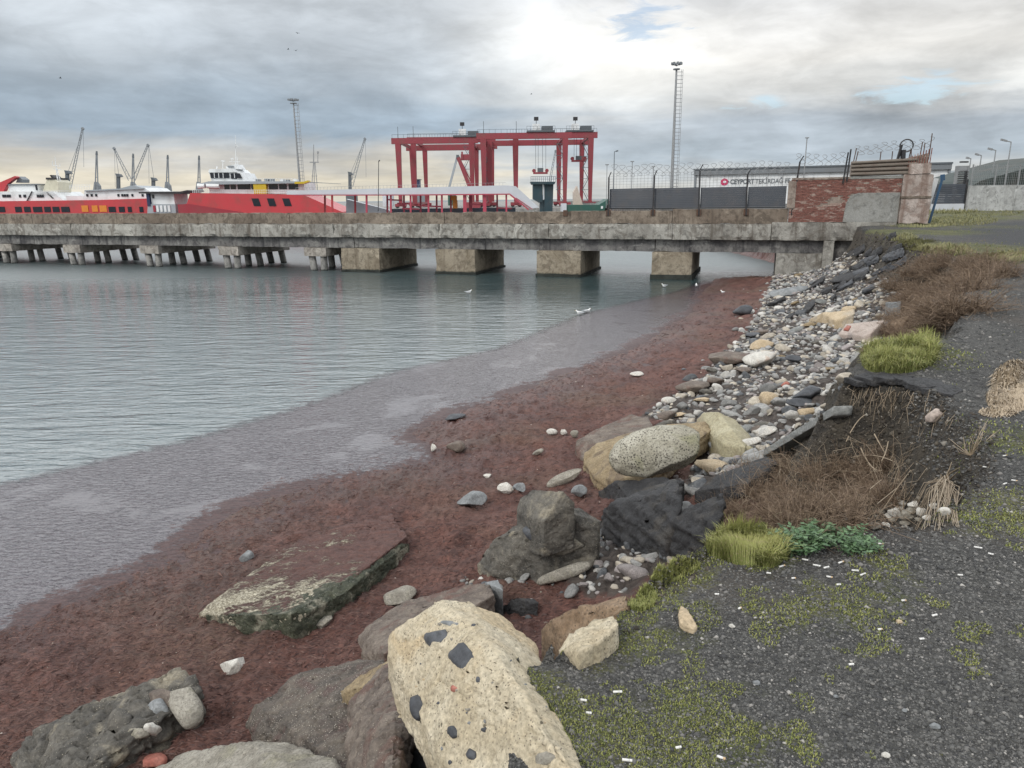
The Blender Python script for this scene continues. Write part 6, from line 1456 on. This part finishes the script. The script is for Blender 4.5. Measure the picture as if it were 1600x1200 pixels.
tuft('low bright moss tuft along the bank edge behind the tan stone', [(1000, 936, 26, 20), (1040, 900, 30, 12), (1070, 885, 24, 10)], 5000, (.012, .045), .0018, 33, mat=GRASSM)
tuft('green grass strip along the bank top near the pier end', [(1440, 384, 40, 9), (1480, 392, 40, 7), (1410, 372, 26, 6)], 3500, (.04, .13), .012, 34, mat=DRYG)
tuft('rough grass at the foot of the brick wall and pillar', [(1430, 350, 60, 6), (1500, 345, 60, 8), (1540, 333, 60, 5)], 4500, (.04, .14), .016, 35, mat=DRYG)
tuft('grass growing along the foot of the pale concrete wall', [(1560, 326, 60, 3), (1480, 331, 50, 3)], 2500, (.08, .3), .02, 36, mat=DRYG)
tuft('sparse grass strip right of the brown shrubs in the farther hollow', [(1560, 404, 50, 5), (1590, 400, 30, 4)], 1800, (.05, .16), .012, 37, mat=DRYG)
tuft('pale tan dry grass patch at the right edge of the gravel', [(1585, 605, 36, 40), (1575, 625, 34, 22), (1560, 645, 30, 8)], 6000, (.015, .055), .005, 38, lean=1.3, mat=PALETW)
def weed(label, cells, n, seed, size):
    t0 = thing('leafy_weed', label, 'plant', T(cells[0][0], cells[0][1])); rgt = np.random.default_rng(seed); px, py = [], []
    for cx, cy, rx, ry in cells: k = n // len(cells); px += list(rgt.uniform(cx - rx, cx + rx, k)); py += list(rgt.uniform(cy - ry, cy + ry, k))
    b = ground_pts(px, py); m_ = len(b); a = rgt.uniform(0, 6.283, m_); tip = b + np.c_[np.cos(a), np.sin(a), rgt.uniform(.5, 1.6, m_)] * rgt.uniform(.5, 1, m_)[:, None] * size
    v, f = strands(np.stack([b, (b + tip) / 2 + [0, 0, size * .2], tip], 1), np.full(m_, .002), np.full(m_, .001)); soup('stem', v - root_of(t0), f, LEAFM, np.full(len(v), .5), t0, kind='stuff')
    # leaflets in pairs along each stem
    V = []; S = []
    for i in range(m_):
        for t in (.35, .55, .75, .95):
            for sg in (-1, 1):
                c = b[i] * (1 - t) + tip[i] * t + [0, 0, size * .2 * (1 - abs(2 * t - 1))]; an = a[i] + sg * rgt.uniform(.6, 1.3); d = np.array([math.cos(an), math.sin(an), rgt.uniform(-.3, .5)]) * size * .38; sd_ = np.array([-math.sin(an), math.cos(an), rgt.uniform(-.4, .4)]) * size * .12
                V += [c, c + d * .5 + sd_, c + d, c + d * .5 - sd_]; S += [rgt.uniform(0, 1)] * 4
    V = np.array(V); soup('leaves', V - root_of(t0), np.arange(len(V)).reshape(-1, 4), LEAFM, S, t0, kind='stuff')
weed('dark green leafy weed right of the yellow green tuft', [(1245, 852, 36, 14), (1275, 846, 26, 16), (1240, 864, 30, 10)], 130, 41, .075)
weed('small dark green leafy weed at the end of the weed row', [(1335, 858, 28, 12)], 60, 42, .06)
# short green growth in the gravel
rg = np.random.default_rng(51)
px = np.concatenate([rg.uniform(780, 1600, 60000), rg.uniform(1350, 1600, 9000)]); py = np.concatenate([rg.uniform(800, 1230, 60000), rg.uniform(325, 800, 9000)])
b = ground_pts(px, py); mk = moss_mask(b[:, :2]) + fbm(np.c_[b[:, :2] * 9, b[:, 2] * 0], 4, 61) * 1.35; okk = (mk > .37) & (b[:, 2] > 2.6); b = b[okk]
d_ = np.linalg.norm(b - EYE, axis=1); L_ = rg.uniform(.003, .011, len(b)) * np.clip(d_ / 3, 1, 6); v, f, s = blades(b, L_, np.clip(d_ / 3, .8, 6) * .0019, 1.25, 52)
soup('short_grass', v, f, MOSSM, s, kind='stuff')
# loose gravel lying on the ground
octa = np.array([(1, 0, 0), (-1, 0, 0), (0, 1, 0), (0, -1, 0), (0, 0, 1), (0, 0, -1)], float); of = np.array([(0, 2, 4), (2, 1, 4), (1, 3, 4), (3, 0, 4), (2, 0, 5), (1, 2, 5), (3, 1, 5), (0, 3, 5)])
def pebbles(name, b, size, mat, seed, flat=.6):
    rgt = np.random.default_rng(seed); n = len(b); k = octa[None] * rgt.uniform(.55, 1.35, (n, 6, 1)); k = k + rgt.normal(0, .18, k.shape); k[:, :, 2] *= flat; a = rgt.uniform(0, 6.283, n)
    x = k[:, :, 0] * np.cos(a)[:, None] - k[:, :, 1] * np.sin(a)[:, None]; y = k[:, :, 0] * np.sin(a)[:, None] + k[:, :, 1] * np.cos(a)[:, None]
    v = np.stack([x, y, k[:, :, 2]], 2) * size[:, None, None] + b[:, None]; f = (of[None] + np.arange(n)[:, None, None] * 6).reshape(-1, 3)
    return soup(name, v.reshape(-1, 3), f, mat, np.repeat(rgt.uniform(0, 1, n), 6), kind='stuff')
mtg, t, bb = base_mat('loose_gravel'); t.put(bb, 'Base Color', t.ramp(t.attr('shade'), [(0, (.038, .038, .040)), (.45, (.085, .084, .081)), (.8, (.14, .137, .13)), (.965, (.19, .18, .17)), (1, (.40, .38, .35))])); t.put(bb, 'Roughness', .85)
px = np.concatenate([rg.uniform(770, 1600, 42000), rg.uniform(1420, 1600, 6000)]); py = np.concatenate([rg.uniform(790, 1220, 42000), rg.uniform(420, 800, 6000)])
b = ground_pts(px, py); b = b[b[:, 2] > 2.55]; d_ = np.linalg.norm(b - EYE, axis=1); sz = np.clip(rg.lognormal(math.log(.0042), .45, len(b)), .002, .014) * np.clip(d_ / 3, .9, 3)
pebbles('loose_gravel', b, sz, mtg, 53)
px = np.concatenate([rg.uniform(1200, 1560, 9000), rg.uniform(1290, 1480, 6000), rg.uniform(860, 1130, 3000)]); py = np.concatenate([rg.uniform(575, 830, 9000), rg.uniform(370, 470, 6000), rg.uniform(760, 990, 3000)])
b = ground_pts(px, py); sh_a, ed_a, t_a = height(b[:, :2])[1:]; b = b[(ed_a < .1) & (t_a > .86)]; d_ = np.linalg.norm(b - EYE, axis=1)
pebbles('earth_clods', b, np.clip(rg.lognormal(math.log(.006), .6, len(b)), .002, .028) * np.clip(d_ / 6, .7, 2.5), CLODS_LATER, 55, .8)
# torn seaweed strands on the beach
mts = plant_mat('seaweed_strands', (.050, .021, .018), (.155, .078, .060), .6)
px = rg.uniform(-20, 1230, 60000); py = rg.uniform(430, 1210, 60000); b = ground_pts(px, py); zz_, sh_a, ed_a, t_a = height(b[:, :2]); okk = (b[:, 2] > .01) & (t_a < .8) & (ed_a < -.4) & (cobble_mask(b[:, :2]) < .4); b = b[okk]
n = len(b); d_ = np.linalg.norm(b - EYE, axis=1); a = rg.normal(.35, .7, n); L_ = (rg.uniform(.03, .09, n) * np.clip(d_ / 7, .7, 4))[:, None]; Wd = (rg.uniform(.0015, .004, n) * np.clip(d_ / 7, .7, 4))[:, None]
dv = np.c_[np.cos(a), np.sin(a), rg.normal(0, .25, n)]; sv = np.c_[-np.sin(a), np.cos(a), rg.normal(0, .5, n)]; b = b + [0, 0, .004]
v = np.stack([b - dv * L_ / 2, b + sv * Wd + [0, 0, .006], b + dv * L_ / 2, b - sv * Wd], 1).reshape(-1, 3)
soup('seaweed_strands', v, np.arange(n * 4).reshape(-1, 4), mts, np.repeat(rg.uniform(0, 1, n) ** 1.4, 4), kind='stuff')
mtd, t, bb = base_mat('shell_grit'); t.put(bb, 'Base Color', t.mix(t.attr('shade'), (.30, .24, .20), (.62, .57, .50))); t.put(bb, 'Roughness', .8)
px = rg.uniform(0, 1200, 1500); py = rg.uniform(450, 1200, 1500); px = px[:450]; py = py[:450]; b = ground_pts(px, py); ed_a = height(b[:, :2])[2]; b = b[(b[:, 2] > .06) & (ed_a < -.4)]; d_ = np.linalg.norm(b - EYE, axis=1)
pebbles('shell_grit', b, rg.uniform(.004, .012, len(b)) * np.clip(d_ / 8, .8, 3), mtd, 54)

# ------------------------------------------------------------------ litter and single pebbles on the gravel
BUTT = paint('cigarette_paper', (.74, .73, .70), .8, .1); TIP = paint('filter_tip', (.55, .40, .24), .8, .1)
for i, (x, y, w_) in enumerate([(1222, 886, 11), (1276, 885, 10), (1291, 888, 9), (1296, 903, 8), (1336, 893, 9), (1348, 899, 12), (1314, 880, 12), (1258, 876, 8), (1528, 857, 10), (1376, 851, 7), (965, 1083, 13), (980, 1190, 14), (1127, 1186, 11), (1201, 897, 6), (1460, 963, 8), (1156, 952, 6), (1548, 867, 6), (1330, 1040, 5), (1570, 713, 10), (1540, 731, 10), (1570, 757, 14), (1585, 752, 10), (1440, 1000, 6), (1310, 915, 6), (1240, 905, 6), (912, 1096, 9), (920, 1116, 8), (1375, 985, 6), (1500, 900, 6), (1060, 1170, 8), (1412, 940, 6), (1120, 930, 5)]):
    g = T(x, y); d_ = np.linalg.norm(g - EYE); L_ = min(.034, max(.018, w_ * d_ / FPX)); a = random.uniform(-.7, .7); dv = np.array([math.cos(a), math.sin(a), 0]); c = g + [0, 0, .0055]
    t0 = thing('cigarette_butt', 'white cigarette butt lying on the dark gravel', 'cigarette butt', g, 'cigarette butts scattered on the gravel')
    mb = MB(); mb.tube([c - dv * L_ / 2, c + dv * L_ * .2], .0042, 8); mb.build('paper', BUTT, t0, True)
    mb = MB(); mb.tube([c + dv * L_ * .21, c + dv * L_ / 2], .0043, 8); mb.build('filter', TIP if i % 3 == 0 else BUTT, t0, True)
for i, (x, y, w_, lb) in enumerate([(1461, 1134, 14, 'pale grey oval pebble on the gravel at lower right'), (1384, 1180, 12, 'whitish pebble near the bottom edge of the gravel'), (1181, 1067, 12, 'light grey pebble in the middle of the gravel'), (1307, 1088, 8, 'small light pebble right of the middle of the gravel'), (1414, 1110, 8, 'small pale pebble left of the grey oval pebble'), (1144, 978, 9, 'cream pebble on the gravel right of the tan stone'), (1405, 972, 10, 'yellowish pebble on the gravel below the green patches')]):
    ball('pebble', lb, S_PALEST if i in (1, 5) else S_GREYST if i != 6 else S_TAN, x, y, w_, w_ * .6, .8, 0, seed=180 + i, sub=3)
for i, (x, y, w_, h_) in enumerate([(1388, 790, 18, 12), (1402, 800, 24, 14), (1418, 806, 26, 16), (1430, 788, 20, 10), (1368, 782, 20, 10), (1412, 786, 16, 8), (1366, 822, 18, 12), (1440, 800, 16, 14), (1395, 812, 14, 8), (1475, 800, 16, 14), (1380, 798, 14, 8), (1408, 795, 16, 9), (1425, 797, 18, 11), (1390, 806, 18, 10), (1436, 812, 14, 8), (1450, 808, 16, 9), (1372, 808, 12, 7), (1460, 790, 14, 9), (1415, 818, 16, 8), (1384, 820, 12, 7), (1402, 778, 14, 7)]):
    ball('rubble_stone', 'pale rubble stone at the gravel edge beside the uprooted stem', S_PALEST if i % 2 else S_PALE, x, y, w_, h_, .8, random.uniform(-15, 15), seed=190 + i, facets=8, sub=3, group='pale rubble by the uprooted stem')

# ------------------------------------------------------------------ gulls
FEATH = paint('white_feathers', (.78, .78, .77), .7, .05); WINGG = paint('grey_wing_feathers', (.38, .40, .43), .7, .05); BEAK = paint('yellow_beak', (.6, .38, .05), .5, 0)
def blob(rings, n=10):
    """closed body from (centre, radius y, radius z) rings along x"""
    mb = MB(); b = 0; 
    for (x, z, ry_, rz) in rings:
        for k in range(n): t = 2 * math.pi * k / n; mb.v.append((x, ry_ * math.cos(t), z + rz * math.sin(t)))
    m_ = len(rings)
    for i in range(m_ - 1):
        for k in range(n): mb.f.append((i * n + k, i * n + (k + 1) % n, (i + 1) * n + (k + 1) % n, (i + 1) * n + k))
    mb.f.append(tuple(range(n))[::-1]); mb.f.append(tuple((m_ - 1) * n + k for k in range(n))); return mb
def build_into(mb, name, mat, par, smooth=True):
    me = mesh_from(name, np.array(mb.v, float), mb.f, smooth); return place(name, me, mat, par)
gull0 = None
for x, y, ya, lb in [(732, 458, 10, 'lone white gull floating on the water in front of the second pier block'), (906, 491, 170, 'left gull of the pair floating at the seaweed edge'), (917, 488, 20, 'right gull of the pair floating at the seaweed edge'), (1038, 448, 200, 'white gull floating under the fourth pier block'), (1088, 448, 80, 'white gull in front of the gap right of the fourth pier block'), (1131, 459, 150, 'white gull standing at the beach edge near the pier')]:
    g = P(x, y, .02)
    if gull0 is None:
        t0 = gull0 = thing('gull', lb, 'gull', (0, 0, 0), 'gulls on the water')
        build_into(blob([(-.27, .11, .005, .004), (-.2, .10, .035, .02), (-.08, .07, .085, .07), (.04, .07, .095, .085), (.12, .10, .07, .075), (.155, .16, .04, .05), (.175, .20, .042, .045), (.215, .205, .032, .034), (.235, .20, .008, .01)]), 'body', FEATH, t0)
        for s in (-1, 1):
            mb = MB(); mb.prism([(.09, s * .075, .13), (-.02, s * .098, .135), (-.16, s * .06, .125), (-.31, s * .012, .125), (-.2, s * .05, .09), (-.04, s * .1, .07), (.08, s * .088, .085)], (0, s * .012, .004)); build_into(mb, 'wing', WINGG, t0)
        mb = MB(); mb.tube([(.232, 0, .202), (.285, 0, .192)], .011, 6, .003); build_into(mb, 'beak', BEAK, t0)
    else: t0 = copy_tree(gull0); t0['label'] = lb
    t0.location = Vector(g); t0.rotation_euler = (0, 0, math.radians(ya)); t0.scale = (.74, .74, .74)
bird0 = None
for x, y, Y, ya, lb in [(94, 122, 120, 30, 'dark bird flying alone in the sky at far left'), (465, 52, 160, -30, 'topmost dark bird above the floodlight mast'), (450, 77, 150, 20, 'left dark bird of the two above the floodlight mast'), (462, 79, 150, 60, 'right dark bird of the two above the floodlight mast'), (830, 147, 170, 10, 'dark bird flying over the gantry cranes')]:
    if bird0 is None:
        t0 = bird0 = thing('flying_bird', lb, 'bird', (0, 0, 0), 'birds in the sky')
        build_into(blob([(-.22, 0, .01, .005), (-.1, 0, .05, .045), (.08, 0, .06, .055), (.18, .01, .035, .035), (.24, .005, .006, .006)], 8), 'body', FARDK, t0)
        for s in (-1, 1):
            mb = MB(); mb.prism([(.1, s * .04, .02), (.12, s * .3, .13), (-.02, s * .62, .1), (.0, s * .3, .1), (-.06, s * .05, .02)], (0, 0, .015)); build_into(mb, 'wing', FARDK, t0, False)
    else: t0 = copy_tree(bird0); t0['label'] = lb
    t0.location = Vector(Q(x, y, Y)); t0.rotation_euler = (0, 0, math.radians(ya))
